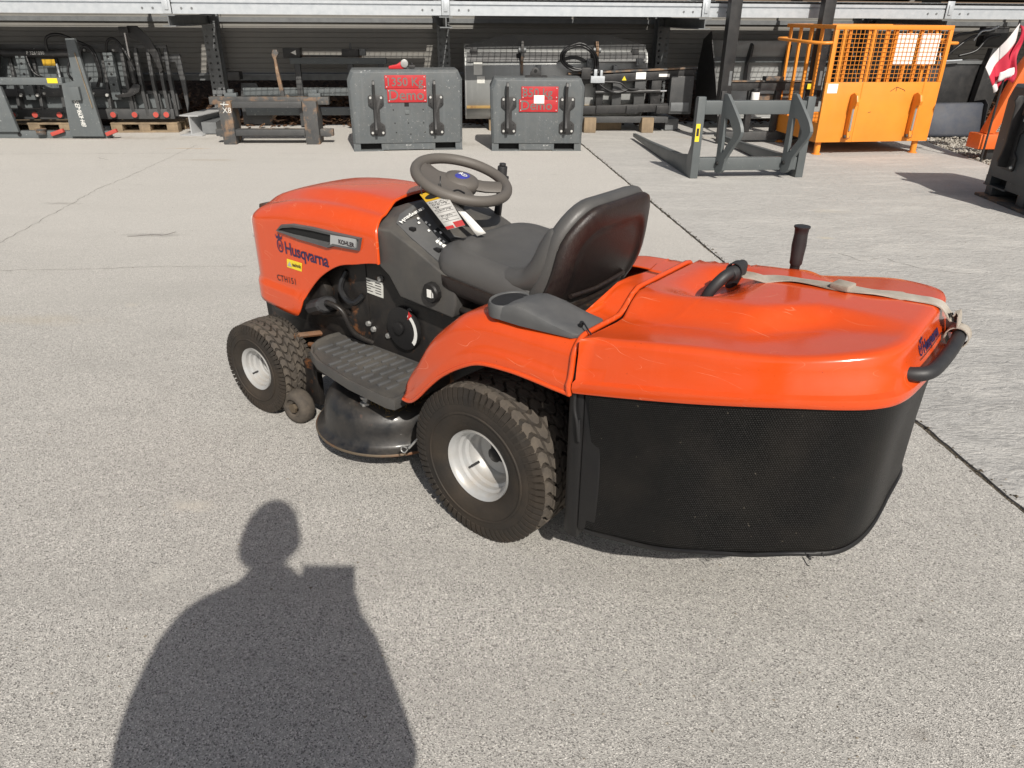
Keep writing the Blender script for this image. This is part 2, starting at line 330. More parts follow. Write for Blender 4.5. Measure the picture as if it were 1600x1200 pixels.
# ------------------------------------------------------------------ ground materials
def concrete(name, base, dark, light, agg=150.0, agg_amt=0.55, swirl=0.0, blotch=1.0, stains=(), bump=0.0016, far_pale=0.0, grainy=1.0):
    m = bpy.data.materials.new(name); m.use_nodes = True; nt = m.node_tree; nt.nodes.clear(); L = nt.links.new
    out = _n(nt, 'ShaderNodeOutputMaterial'); b = _n(nt, 'ShaderNodeBsdfPrincipled'); L(b.outputs[0], out.inputs[0])
    P = _n(nt, 'ShaderNodeTexCoord').outputs['Object']
    def noise(sc, det=6, rough=0.6, vec=None, dist=0.0):
        n = _n(nt, 'ShaderNodeTexNoise'); n.inputs['Scale'].default_value = sc; n.inputs['Detail'].default_value = det; n.inputs['Roughness'].default_value = rough; n.inputs['Distortion'].default_value = dist
        L(vec or P, n.inputs['Vector']); return n.outputs['Fac']
    def rng(v, a, c, lo=0.0, hi=1.0):
        r = _n(nt, 'ShaderNodeMapRange'); r.inputs['From Min'].default_value = a; r.inputs['From Max'].default_value = c; r.inputs['To Min'].default_value = lo; r.inputs['To Max'].default_value = hi; L(v, r.inputs['Value']); return r.outputs[0]
    def mixc(f, a, c):
        q = _n(nt, 'ShaderNodeMix', data_type='RGBA'); L(f, q.inputs['Factor'])
        for k, s in (('A', a), ('B', c)):
            if isinstance(s, tuple): q.inputs[k].default_value = (*s, 1)
            else: L(s, q.inputs[k])
        return q.outputs['Result']
    def math_(op, a, c):
        q = _n(nt, 'ShaderNodeMath', operation=op)
        for i, s in enumerate((a, c)):
            if isinstance(s, (int, float)): q.inputs[i].default_value = s
            else: L(s, q.inputs[i])
        return q.outputs[0]
    big = rng(noise(0.55, 7, 0.62), 0.3, 0.7); mid = rng(noise(3.1, 8, 0.68), 0.32, 0.7)
    cur = mixc(math_('MULTIPLY', big, 0.90 * blotch), base, tuple(c * 0.80 for c in base))
    cur = mixc(math_('MULTIPLY', mid, 0.62 * blotch), cur, tuple(c * 0.74 for c in base))
    cur = mixc(math_('MULTIPLY', rng(noise(70, 8, 0.82), 0.38, 0.64), 0.55 * blotch * grainy), cur, tuple(c * 0.55 for c in base))
    cur = mixc(math_('MULTIPLY', rng(noise(17, 4, 0.75), 0.44, 0.62), 0.22 * blotch * grainy), cur, tuple(c * 0.66 for c in base))
    # the grains of the aggregate
    vo = _n(nt, 'ShaderNodeTexVoronoi'); vo.inputs['Scale'].default_value = agg; vo.inputs['Randomness'].default_value = 1.0; L(P, vo.inputs['Vector'])
    sp = _n(nt, 'ShaderNodeSeparateColor'); L(vo.outputs['Color'], sp.inputs[0])
    g1 = rng(sp.outputs[0], 0.68, 0.90); g2 = rng(sp.outputs[1], 0.70, 0.95)
    cur = mixc(math_('MULTIPLY', g1, agg_amt), cur, dark); cur = mixc(math_('MULTIPLY', g2, agg_amt * 0.9), cur, light)
    vb = _n(nt, 'ShaderNodeTexVoronoi'); vb.inputs['Scale'].default_value = agg * 0.36; L(P, vb.inputs['Vector'])
    sb = _n(nt, 'ShaderNodeSeparateColor'); L(vb.outputs['Color'], sb.inputs[0])
    near = rng(vb.outputs['Distance'], 0.28, 0.36, 1.0, 0.0)
    cur = mixc(math_('MULTIPLY', math_('MULTIPLY', rng(sb.outputs[0], 0.86, 0.88), near), agg_amt * 0.55), cur, tuple(c * 0.45 for c in base))
    cur = mixc(math_('MULTIPLY', math_('MULTIPLY', rng(sb.outputs[1], 0.90, 0.92), near), agg_amt * 0.55), cur, tuple(min(0.8, c * 1.5) for c in base))
    vs_ = _n(nt, 'ShaderNodeTexVoronoi'); vs_.inputs['Scale'].default_value = 2.1; L(P, vs_.inputs['Vector'])
    ss_ = _n(nt, 'ShaderNodeSeparateColor'); L(vs_.outputs['Color'], ss_.inputs[0])
    spot = rng(math_('ADD', vs_.outputs['Distance'], math_('MULTIPLY', noise(16, 6, 0.7), 0.16)), 0.10, 0.18, 0.75, 0.0)
    cur = mixc(math_('MULTIPLY', spot, rng(ss_.outputs[0], 0.62, 0.95)), cur, tuple(c * 0.38 for c in base))
    cur = mixc(math_('MULTIPLY', spot, rng(ss_.outputs[1], 0.70, 0.95)), cur, (min(.8, base[0] * 1.35), min(.8, base[1] * 1.28), base[2] * 1.12))
    wt = _n(nt, 'ShaderNodeMapping'); wt.inputs['Scale'].default_value = (0.35, 2.4, 1); wt.inputs['Rotation'].default_value = (0, 0, R(24)); L(P, wt.inputs['Vector'])
    cur = mixc(rng(noise(1.0, 8, 0.68, wt.outputs[0], 0.4), 0.50, 0.72, 0.0, 0.48 * blotch), cur, tuple(c * 0.60 for c in base))
    pits = rng(noise(agg * 1.1, 3, 0.7), 0.60, 0.70); cur = mixc(math_('MULTIPLY', pits, agg_amt * 0.75), cur, dark)
    hs = None
    if swirl:
        mp = _n(nt, 'ShaderNodeMapping'); mp.inputs['Scale'].default_value = (3.4, 8.0, 1); mp.inputs['Rotation'].default_value = (0, 0, R(-9)); L(P, mp.inputs['Vector'])
        sw = noise(3.2, 4, 0.55, mp.outputs[0], 1.6); hs = sw
        cur = mixc(rng(sw, 0.50, 0.60, 0, swirl), cur, tuple(c * 0.55 for c in base))
        mp2 = _n(nt, 'ShaderNodeMapping'); mp2.inputs['Scale'].default_value = (1.1, 3.4, 1); mp2.inputs['Rotation'].default_value = (0, 0, R(14)); L(P, mp2.inputs['Vector'])
        cur = mixc(rng(noise(1.2, 6, 0.6, mp2.outputs[0], 1.0), 0.5, 0.72, 0, swirl * 0.7), cur, light)
    if far_pale:  # slab colour grows paler with distance along y
        sy = _n(nt, 'ShaderNodeSeparateXYZ'); L(P, sy.inputs[0])
        yy = math_('ADD', sy.outputs['Y'], math_('MULTIPLY', noise(0.5, 5, 0.6), 3.0))
        cur = mixc(rng(yy, 3.8, 7.2, 0.0, far_pale), cur, (0.57, 0.545, 0.505))
    for (sx, sy, rx, ry, amt, c) in stains:
        sub = _n(nt, 'ShaderNodeVectorMath', operation='SUBTRACT'); L(P, sub.inputs[0]); sub.inputs[1].default_value = (sx, sy, 0)
        dv = _n(nt, 'ShaderNodeVectorMath', operation='MULTIPLY'); L(sub.outputs[0], dv.inputs[0]); dv.inputs[1].default_value = (1 / rx, 1 / ry, 0)
        ln = _n(nt, 'ShaderNodeVectorMath', operation='LENGTH'); L(dv.outputs[0], ln.inputs[0])
        edge = math_('ADD', ln.outputs['Value'], math_('MULTIPLY', noise(7, 8, 0.75), 2.6))
        cur = mixc(rng(edge, 1.3, 2.1, amt, 0.0), cur, c)
    L(cur, b.inputs['Base Color']); b.inputs['Roughness'].default_value = 0.88; b.inputs['Specular IOR Level'].default_value = 0.25
    hgt = math_('ADD', math_('MULTIPLY', noise(agg * 0.7, 5, 0.7), 1.0), math_('MULTIPLY', vo.outputs['Distance'], 0.7))
    hgt = math_('ADD', hgt, math_('MULTIPLY', noise(9, 5, 0.6), 1.6))
    if hs is not None: hgt = math_('ADD', hgt, math_('MULTIPLY', hs, 5.0))
    bp = _n(nt, 'ShaderNodeBump'); bp.inputs['Distance'].default_value = bump; L(hgt, bp.inputs['Height']); L(bp.outputs[0], b.inputs['Normal'])
    MATS[name] = m
_s = lambda u, v: gnd(u, v)
stl = []
for (u, v, rx, ry, a, c) in ((298, 790, .11, .05, .55, (.52, .48, .42)), (255, 900, .07, .06, .6, (.55, .53, .48)), (240, 367, .35, .07, .45, (.16, .15, .14)),
                             (100, 318, .25, .05, .45, (.20, .18, .16)), (60, 500, .5, .12, .22, (.42, .33, .20)), (330, 250, .5, .10, .35, (.33, .26, .18)),
                             (295, 232, .35, .05, .6, (.45, .27, .12)), (1440, 970, .012, .016, .8, (.10, .09, .08)), (1440, 1150, .05, .03, .5, (.2, .18, .16)), (700, 225, .7, .25, .35, (.22, .20, .17)), (120, 215, 2.4, .25, .45, (.28, .24, .19))):
    p = gnd(u, v); stl.append((p.x, p.y, rx, ry, a, c))
concrete('slab_aggregate', (0.525, 0.505, 0.470), (0.105, 0.100, 0.095), (0.74, 0.71, 0.66), 330, 0.80, 0.0, 1.0, stl, 0.0022, 0.55)
st2 = []
for (u, v, rx, ry, a, c) in ((1300, 330, .22, .10, .25, (.55, .47, .34)), (1290, 372, .10, .05, .35, (.6, .5, .3)), (1100, 215, .8, .15, .3, (.5, .42, .3)), (1480, 300, .6, .25, .25, (.2, .2, .2))):
    p = gnd(u, v); st2.append((p.x, p.y, rx, ry, a, c))
concrete('slab_brushed', (0.475, 0.465, 0.447), (0.20, 0.195, 0.185), (0.62, 0.60, 0.56), 190, 0.34, 0.62, 1.0, st2, 0.0018, 0.32)
concrete('joint_dirt', (0.085, 0.072, 0.055), (0.03, 0.025, 0.02), (0.20, 0.17, 0.13), 210, 0.9, 0, 1.0, (), 0.003)
concrete('yard_ground', (0.13, 0.12, 0.105), (0.06, 0.055, 0.05), (0.26, 0.25, 0.22), 60, 0.8, 0, 1.0, (), 0.004)
concrete('bank_earth', (0.075, 0.045, 0.028), (0.02, 0.014, 0.01), (0.15, 0.095, 0.06), 26, 0.9, 0, 1.0, (), 0.012)
concrete('gravel_bed', (0.27, 0.235, 0.185), (0.12, 0.10, 0.08), (0.52, 0.49, 0.43), 30, 0.9, 0, 1.0, (), 0.012)
concrete('gravel_stone', (0.40, 0.37, 0.32), (0.2, 0.18, 0.15), (0.6, 0.57, 0.52), 18, 0.9, 0, 1.0, (), 0.002)
concrete('leaf_litter', (0.12, 0.06, 0.032), (0.045, 0.028, 0.018), (0.25, 0.15, 0.085), 12, 0.9, 0, 1.0, (), 0.002)

def structure(o): o['kind'] = 'structure'; return o
# the ground sheet
b = MB(); b.add([(-300, -300, -0.035), (300, -300, -0.035), (300, 300, -0.035), (-300, 300, -0.035)], [(0, 1, 2, 3)])
structure(b.build('ground', 'yard_ground', smooth=0))
# two concrete slabs with an open joint between them; the joint runs straight out from the rack
JA, JB = Vector((0.82, 9.31, 0)), Vector((1.63, 1.91, 0)); jd = (JA - JB).normalized(); jn = Vector((jd.y, -jd.x, 0))
def joint_edge(side, ys):
    rr = random.Random(3 + side); out = []
    for y in ys:
        t = (y - JB.y) / jd.y; wob = rr.uniform(0, 0.006) + (0.006 if rr.random() < 0.10 else 0)
        p = JB + jd * t + jn * (side * (0.0065 + wob)); out.append((p.x, p.y))
    return out
RYAW = R(6.2); RV = Vector((math.cos(RYAW), math.sin(RYAW), 0)); DV = Vector((-math.sin(RYAW), math.cos(RYAW), 0)); RACK0 = Vector((-0.78, 9.35, 0)); BAY = 3.03
def rk(a, dpt, z=0.0): return RACK0 + RV * a + DV * dpt + Vector((0, 0, z))
BK = 1.80
jf = rk(1.42, BK)                       # where the joint meets the back edge of the slabs
ysj = frange(-8, jf.y, 420)
def slab(name, m, outline):
    b = MB(); n = len(outline)
    b.add([(x, y, 0) for x, y in outline] + [(x, y, -0.034) for x, y in outline], [tuple(range(n))] + [(i, n + i, n + (i + 1) % n, (i + 1) % n) for i in range(n)])
    me = b.build(name, m, smooth=0); return structure(me)
slab('concrete_slab_left', 'slab_aggregate', joint_edge(-1, ysj) + [(rk(-13, BK).x, rk(-13, BK).y), (-14, -8)])
gA, gB = gnd(1442, 219), gnd(1545, 258)                     # edge of the gravel on the right
gd = (gB - gA)
slab('concrete_slab_right', 'slab_brushed', (joint_edge(1, ysj) + [(rk(6.1, BK).x, rk(6.1, BK).y), (gA.x, gA.y), (gB.x, gB.y), (gB.x + gd.x * 0.1, gB.y + gd.y * 3), (9.0, 3.2), (9.0, -8)])[::-1])
b = MB(); a0 = JB + jd * -9.9; a1 = JB + jd * 8.9
b.add([a0 - jn * .03 + Vector((0, 0, -.007)), a0 + jn * .03 + Vector((0, 0, -.007)), a1 + jn * .03 + Vector((0, 0, -.007)), a1 - jn * .03 + Vector((0, 0, -.007))], [(0, 1, 2, 3)])
structure(b.build('joint_filling', 'joint_dirt', smooth=0))
# dirt and crumbs lying in and along the joint
b = MB(); rr = random.Random(5)
for i in range(900):
    t = rr.uniform(-0.6, 7.2); off = rr.gauss(0.006, 0.011); p = JB + jd * t + jn * off; s = rr.uniform(0.0018, 0.006) * (1.0 + (rr.random() < .08))
    z = -0.007 if abs(off) < 0.0065 else 0.0
    a = rr.uniform(0, 6.28)
    q = [Vector((math.cos(a + k * 2.1) * s * rr.uniform(.7, 1.5), math.sin(a + k * 2.1) * s * rr.uniform(.7, 1.5), 0)) for k in range(3)]
    b.add([p + v + Vector((0, 0, z)) for v in q] + [p + Vector((0, 0, z + s * 0.8))], [(0, 1, 3), (1, 2, 3), (2, 0, 3)])
o = b.build('joint_crumbs', 'joint_dirt', smooth=0); o['kind'] = 'stuff'; o['label'] = 'dark dirt crumbs lying along the joint between the slabs'; o['category'] = 'dirt'
# hairline cracks and an old saw cut across the left slab
def crack(pts_px, wd, seed, wob=.012):
    rr = random.Random(seed); P_ = [gnd(*q) for q in pts_px]; path = []
    for i in range(len(P_) - 1):
        n = max(4, int((P_[i + 1] - P_[i]).length / .045))
        for k in range(n): path.append(P_[i].lerp(P_[i + 1], k / n) + Vector((rr.uniform(-wob, wob), rr.uniform(-wob, wob), 0)))
    b = MB(); vs = []
    for i, p in enumerate(path):
        d = (path[min(i + 1, len(path) - 1)] - path[max(0, i - 1)]).normalized(); s = Vector((-d.y, d.x, 0)) * wd * rr.uniform(.15, .75); vs += [p + s + Vector((0, 0, .0012)), p - s + Vector((0, 0, .0012))]
    b.add(vs, [(2 * i, 2 * i + 1, 2 * i + 3, 2 * i + 2) for i in range(len(path) - 1)]); structure(b.build('crack', 'crack_dirt', smooth=0, recalc=False))
concrete('crack_dirt', (0.27, 0.25, 0.225), (0.10, 0.09, 0.08), (0.3, 0.28, 0.25), 210, 0.8, 0, 1.0, (), 0.001)
crack([(-60, 423), (110, 421), (240, 417), (400, 416)], .0028, 1); crack([(306, 227), (200, 276), (150, 297), (-40, 402)], .004, 2); crack([(-40, 241), (150, 240), (400, 239), (540, 240)], .004, 3)
crack([(205, 368), (250, 367), (285, 363)], .010, 4, .03); crack([(150, 246), (160, 248), (172, 250)], .006, 5); crack([(1385, 405), (1440, 420), (1530, 430)], .003, 6, .02); crack([(1310, 395), (1350, 408), (1385, 402)], .003, 7, .02)
# gravel bed and its stones
gx = [gA, gB, gB + gd * 3 + Vector((.2, 0, 0)), Vector((14, 4, 0)), Vector((14, 14, 0)), Vector((gA.x, 14, 0))]
b = MB(); b.add([(p.x + (0.02 if i < 3 else 0), p.y, -0.022) for i, p in enumerate(gx)], [tuple(range(len(gx)))])
structure(b.build('gravel_bed', 'gravel_bed', smooth=0))
def stones(name, m, n, place, smin, smax, seed, label, cat, flat=0.6):
    rr = random.Random(seed); b = MB()
    ico = [(0, 0, 1)] + [(math.cos(a) * .9, math.sin(a) * .9, .25) for a in (0, 1.26, 2.51, 3.77, 5.03)] + [(math.cos(a + .6) * .8, math.sin(a + .6) * .8, -.6) for a in (0, 1.26, 2.51, 3.77, 5.03)]
    fs = [(0, 1 + k, 1 + (k + 1) % 5) for k in range(5)] + [(1 + k, 6 + k, 1 + (k + 1) % 5) for k in range(5)] + [(1 + (k + 1) % 5, 6 + k, 6 + (k + 1) % 5) for k in range(5)]
    for i in range(n):
        p = place(rr)
        if p is None: continue
        s = rr.uniform(smin, smax); Rm = Euler((rr.uniform(-.6, .6), rr.uniform(-.6, .6), rr.uniform(0, 6.28))).to_matrix(); k = (rr.uniform(.7, 1.5), rr.uniform(.6, 1.1), flat * rr.uniform(.7, 1.2))
        b.add([Vector(p) + Rm @ Vector((v[0] * k[0] * s * rr.uniform(.85, 1.15), v[1] * k[1] * s, v[2] * k[2] * s)) for v in ico], fs)
    o = b.build(name, m, smooth=0); o['kind'] = 'stuff'; o['label'] = label; o['category'] = cat; return o
def gplace(rr):
    t = rr.uniform(-1.0, 1.6); s = rr.random() ** 1.5 * 2.2
    p = gA + gd * t + Vector((1, .2, 0)) * (s + 0.03)
    return (p.x, p.y, -0.015 + rr.uniform(0, .02))
stones('gravel', 'gravel_stone', 5200, gplace, .008, .026, 11, 'loose pale gravel beside the concrete by the orange work basket', 'gravel')
# the rack line: r runs along it, d runs back into it
# earth bank under and behind the wall
b = MB(); rr = random.Random(21)
us = frange(-9, 13, 70); ds = [1.74, 1.85, 2.0, 2.2, 2.5, 2.9, 3.4, 5.0]; zs = [-0.03, 0.0, 0.05, 0.12, 0.28, 0.5, 0.8, 1.0]
b.grid(lambda u, k: rk(u, ds[k] + rr.uniform(-.05, .05), zs[k] + rr.uniform(-.03, .03)), us, list(range(8)))
structure(b.build('earth_bank', 'bank_earth', smooth=60))
def lplace(rr):
    u = rr.uniform(-7, 9); k = rr.uniform(1.72, 2.6) if rr.random() < .9 else rr.uniform(1.3, 1.8); z = max(0.004, interp(ds, zs, k)); p = rk(u, k, z + rr.uniform(0, .04)); return p
stones('leaf_litter', 'leaf_litter', 5200, lplace, .015, .05, 12, 'brown leaf litter and debris in the shade under the wall', 'leaf litter', flat=0.18)
b = MB()
rr = random.Random(31)
for i in range(260):
    u, v = rr.uniform(0, 1600), rr.uniform(230, 1190)
    p = gnd(u, v); s = rr.uniform(.0015, .005)
    a = rr.uniform(0, 6.28); q = [Vector((math.cos(a + k * 2.1) * s * rr.uniform(.7, 1.6), math.sin(a + k * 2.1) * s, 0)) for k in range(3)]
    b.add([p + v_ for v_ in q] + [p + Vector((0, 0, s * .7))], [(0, 1, 3), (1, 2, 3), (2, 0, 3)])
o = b.build('grit', 'gravel_bed', smooth=0); o['kind'] = 'stuff'; o['label'] = 'scattered grit lying on the concrete yard'; o['category'] = 'grit'

# ------------------------------------------------------------------ back wall
wall = thing('panel_wall', 'grey-brown ribbed sandwich panel wall raised on a steel rail behind the rack', 'wall', rk(0, 1.95), RYAW)
def wall_panel(x0, x1, z0, z1):
    b = MB(); prof = []; z = z0; k = 0
    while z < z1 - 1e-4:
        prof += [(0.0, z), (0.0, min(z + 0.052, z1)), (0.006, min(z + 0.056, z1)), (0.006, min(z + 0.060, z1))]; z += 0.064
    prof += [(0.0, z1)]
    b.grid(lambda u, k: (u, prof[k][0], prof[k][1]), [x0, x1], list(range(len(prof))))
    b.add([(x0, .08, z0), (x1, .08, z0), (x1, .08, z1), (x0, .08, z1), (x0, .0, z0), (x1, .0, z0), (x1, 0, z1), (x0, 0, z1)], [(0, 3, 2, 1), (4, 0, 1, 5), (7, 6, 2, 3)])
    return b.build('wall_panel', 'wall_panel', wall, smooth=0, recalc=False)
x = -9.0
while x < 12.0:
    for z0, z1 in ((0.66, 1.295), (1.305, 2.30), (2.31, 3.3)): wall_panel(x + .004, x + 3.026, z0, z1)
    x += 3.03
b = MB().box(-9, 12.1, -.05, .10, .565, .652); b.build('base_rail', 'galvanised_dull', wall, bevel=.006)
b = MB().box(-9, 12.1, -.10, -.052, .63, .648); b.build('base_flashing', 'galvanised_dull', wall)
b = MB().box(-9, 12.1, -.03, -.001, 1.29, 1.345); b.build('panel_joint_strip', 'galvanised_dull', wall)
for xx in (-6.2, -3.1, 0, 3.1, 6.2, 9.3): MB().box(xx - .06, xx + .06, .0, .09, -.05, .564).build('wall_foot', 'galvanised_dull', wall)
# ------------------------------------------------------------------ cantilever rack
rack = thing('cantilever_rack', 'galvanised cantilever storage rack with perforated columns and a mesh deck', 'storage rack', rk(0, 0), RYAW)
def column(x):
    y0, z1 = 1.60, 3.2
    b = MB(); w_, d_ = .17, .20
    b.box(x - .006, x + .006, y0 + .013, y0 + d_ - .013, 0.0, z1)
    b.box(x - w_ / 2, x + w_ / 2, y0 + d_ - .012, y0 + d_, 0.0, z1)
    # front flange with real holes: strips around two rows of punched openings
    f0, f1 = y0, y0 + .012; hr = .013; cx = (-.045, .045); pitch = .08
    zz = [0.0]; n = int(z1 / pitch)
    edges = [-w_ / 2, -.045 - hr, -.045 + hr, .045 - hr, .045 + hr, w_ / 2]
    for i in (0, 2, 4): b.box(x + edges[i], x + edges[i + 1], f0, f1, 0, z1)
    for i in (1, 3):
        for k in range(n + 1):
            za, zb = k * pitch + hr, min((k + 1) * pitch - hr, z1)
            if zb > za: b.box(x + edges[i], x + edges[i + 1], f0 + .0005, f1 - .0005, za, zb)
    c = b.build('column', 'galvanised_dull', rack, smooth=0)
    MB().box(x - .14, x + .14, 0.9, y0 + .3, .0, .012).box(x - .09, x + .09, y0 - .75, y0 - .001, .012, .15).build('foot', 'galvanised_dull', rack)
    # arm: an I section whose end shows under the beam
    zt = 1.375; a = MB()
    a.box(x - .075, x + .075, -.03, y0 - .002, zt - .012, zt); a.box(x - .07, x + .07, -.03, y0 - .002, zt - .118, zt - .106); a.box(x - .006, x + .006, -.03, y0 - .002, zt - .106, zt - .012)
    a.build('arm', 'galvanised_dull', rack)
    h = MB().box(x - .045, x + .045, -.022, -.010, zt + .01, zt + .20).box(x - .02, x + .02, -.034, -.022, zt + .05, zt + .16); h.build('beam_clamp', 'galvanised', rack, bevel=.004)
for k in (-2, -1, 0, 1, 2, 3): column(k * BAY)
def beam(x0, x1):
    b = MB(); z0 = 1.385
    prof = [(0, 0), (0, .095), (.018, .10), (.018, .108), (0, .113), (0, .145), (.05, .145), (.05, .140), (.008, .140), (.024, .118), (.024, .09), (.008, .005), (.05, .005), (.05, 0)]
    b.prism([(y, z0 + z) for y, z in prof], 0, x0, x1)
    bm_ = b.build('beam', 'galvanised', rack, smooth=0)
    for e in (x0 + .10, x0 + .21, x1 - .10, x1 - .21): MB().cyl((e, -.006, z0 + .055), (e, .002, z0 + .055), .012, n=8).build('bolt', 'galvanised_dull', bm_)
for k in (-3, -2, -1, 0, 1, 2, 3): beam(k * BAY + .05, (k + 1) * BAY - .05)
b = MB()
x = -9.0
for y in frange(.08, 1.5, 20): b.box(-8.9, 11.9, y - .003, y + .003, 1.553, 1.559)
while x < 11.8: b.box(x - .003, x + .003, .05, 1.52, 1.547, 1.5525); x += .075
b.build('deck_mesh', 'galvanised_dull', rack, smooth=0)
for k in (-3, -2, -1, 0, 1, 2, 3):
    g0 = .40 if k in (0, 1, 2) else .34
    MB().box(k * BAY + .14, (k + 1) * BAY - .12, g0, 1.08 if k == -1 else 1.50, 1.5605, 1.575).build('deck_board', 'shade_board', rack)  # boards added to block the sun; their gaps let patches reach the wall
    if k == -1: MB().box(k * BAY + .14, k * BAY + 1.1, 1.082, 1.50, 1.5605, 1.575).build('deck_board', 'shade_board', rack); MB().box(k * BAY + 1.1, (k + 1) * BAY - .12, 1.20, 1.50, 1.5605, 1.575).build('deck_board', 'shade_board', rack)
b = MB().box(-9, 12, 1.50, 1.56, 1.385, 1.545); b.build('rear_beam', 'galvanised_dull', rack)
# ------------------------------------------------------------------ ride-on mower (x forward, y left, z up; origin under the rear axle)
MO = Vector((0.1554, 2.0995, 0)); MYAW = R(141.5)
mower = thing('ride_on_mower', 'orange ride-on lawn mower with grey seat and black rear grass bag', 'lawn mower', MO, MYAW)
MW = Matrix.Translation(MO) @ Matrix.Rotation(MYAW, 4, 'Z'); MWI = MW.inverted()
def mpx(u, v, ax, val):
    d = MWI.to_3x3() @ ray(u, v); c = MWI @ CAMP; t = (val - c[ax]) / d[ax]; return c + d * t
# ---- wheels
def wheel(parent_name, loc, rad, width, rimr, rows, cols, steer=0.0, flip=False, seed=0):
    w_ = bpy.data.objects.new(parent_name, None); COL.objects.link(w_); w_.parent = mower; w_.location = loc
    w_.rotation_euler = (0, 0, steer + (math.pi if flip else 0)); w_.empty_display_size = .1
    W2 = width / 2; lug = 0.0105; rc = rad - lug
    # carcass profile from outer bead over the crown to inner bead (r, y); outer side is +y
    half = [(rimr - .004, W2 * .72), (rimr + .010, W2 * .86), (rimr + .03, W2 * .97), (rimr + (rc - rimr) * .42, W2 * 1.03), (rimr + (rc - rimr) * .66, W2 * 1.01), (rimr + (rc - rimr) * .84, W2 * .95), (rc - .012, W2 * .86), (rc - .003, W2 * .66), (rc, W2 * .3)]
    prof = half + [(r, -y) for r, y in half[::-1]]
    b = MB(); b.lathe(prof, 72)
    # moulded ring on the sidewall
    rr_ = rimr + (rc - rimr) * .50
    for sgn in (1,):
        rings = [(rr_ - .004, W2 * 1.03), (rr_ - .002, W2 * 1.03 + .003), (rr_ + .002, W2 * 1.03 + .003), (rr_ + .004, W2 * 1.025)]
        b.lathe(rings, 72)
    tyre = b.build('tyre', 'tyre_rubber', w_, smooth=50)
    # tread blocks, each bent like a shallow arrow, in staggered rows round the crown
    yc = W2 * .90
    def crown(y):
        t = abs(y) / W2
        return rc - (0.0 if t < .3 else (.003 * ((t - .3) / .36) if t < .66 else .003 + .009 * ((t - .66) / .20) + max(0, t - .86) * .05))
    b = MB(); rw = 2 * yc / rows
    for r_ in range(rows):
        y0 = -yc + r_ * rw; y1 = y0 + rw; g = rw * .10
        for c_ in range(cols):
            a0 = (c_ + (.5 if r_ % 2 else 0)) / cols * 2 * math.pi; da = 2 * math.pi / cols; ga = da * .13
            ysx = [y0 + g, (y0 + y1) / 2 - rw * .12, (y0 + y1) / 2 + rw * .12, y1 - g]; bend = [0, .30, .30, 0] if r_ % 2 else [.30, 0, 0, .30]
            low = []; top = []
            for e, sg in ((ga, 1), (da - ga, 1)):
                for y, bd in zip(ysx, bend):
                    a = a0 + e + bd * da; r = crown(y)
                    low.append((math.cos(a) * (r - .002), y, math.sin(a) * (r - .002)))
                    a2 = a + (.03 * da if e == ga else -.03 * da)
                    yy = y + (rw * .02 if y < (y0 + y1) / 2 else -rw * .02)
                    top.append((math.cos(a2) * (r + lug), yy, math.sin(a2) * (r + lug)))
            fs = [(8, 9, 13, 12), (9, 10, 14, 13), (10, 11, 15, 14)]
            fs += [(i, i + 1, i + 9, i + 8) for i in (0, 1, 2)] + [(i + 1, i, i + 8, i + 9) for i in (4, 5, 6)] + [(0, 8, 12, 4), (3, 7, 15, 11)]
            b.add(low + top, fs)
    b.build('tread', 'tread_rubber', tyre, smooth=0)['kind'] = 'stuff'
    # shoulder ribs
    b = MB(); nr = cols * 2
    for k in range(nr):
        a0 = k / nr * 2 * math.pi; da = 2 * math.pi / nr
        for sg in (1, -1):
            pts = [(rc - .001, sg * W2 * .84), (rimr + (rc - rimr) * .84, sg * W2 * .955), (rimr + (rc - rimr) * .70, sg * W2 * 1.005)]
            low = []; top = []
            for a in (a0 + da * .14, a0 + da * .86):
                for i, (r, y) in enumerate(pts):
                    low.append((math.cos(a) * (r - .003), y - sg * .004, math.sin(a) * (r - .003))); h = (.0085, .0055, .001)[i]
                    top.append((math.cos(a) * (r + h * (.9 if i == 0 else .5)), y + sg * h * .75, math.sin(a) * (r + h * (.9 if i == 0 else .5))))
            b.add(low + top, [(6, 7, 10, 9), (7, 8, 11, 10), (0, 1, 7, 6), (1, 2, 8, 7), (3, 9, 10, 4), (4, 10, 11, 5), (0, 6, 9, 3), (2, 5, 11, 8)])
    b.build('shoulder_ribs', 'tyre_rubber', tyre, smooth=0)['kind'] = 'stuff'
    # steel rim, deep dish
    D = W2
    prof = [(rimr - .014, -D * .8), (rimr - .016, -D * .3), (rimr * .36, -D * .20), (rimr * .34, -D * .08), (rimr * .52, -D * .06), (rimr * .66, -D * .02), (rimr - .030, D * .10), (rimr - .024, D * .16), (rimr - .022, D * .36), (rimr - .014, D * .42), (rimr - .013, D * .56), (rimr - .006, D * .62), (rimr - .005, D * .80), (rimr + .002, D * .87), (rimr + .007, D * .91), (rimr + .0075, D * .80), (rimr - .003, D * .72)]
    b = MB(); b.lathe(prof, 56); rim = b.build('rim', 'rim_paint', w_, smooth=40)
    b = MB(); b.lathe([(0.0, D * .22), (rimr * .17, D * .22), (rimr * .22, D * .18), (rimr * .22, -D * .02), (rimr * .28, -D * .04), (rimr * .28, -D * .2)], 20); b.build('hub_cap', 'black_plastic', w_, smooth=40)
    va = R(-38); b = MB(); p = Vector((math.cos(va) * rimr * .74, D * .16, math.sin(va) * rimr * .74)); b.cyl(p, p + Vector((0.006, .028, -.004)), .0042, n=8); b.cyl(p + Vector((.006, .028, -.004)), p + Vector((.0075, .038, -.005)), .0034, n=8)
    b.build('valve', 'handle_rubber', rim)
    return w_
RRAD, FRAD = .247, .182
wheel('rear_wheel', (0, .312, RRAD - .003), RRAD, .215, .104, 5, 34)
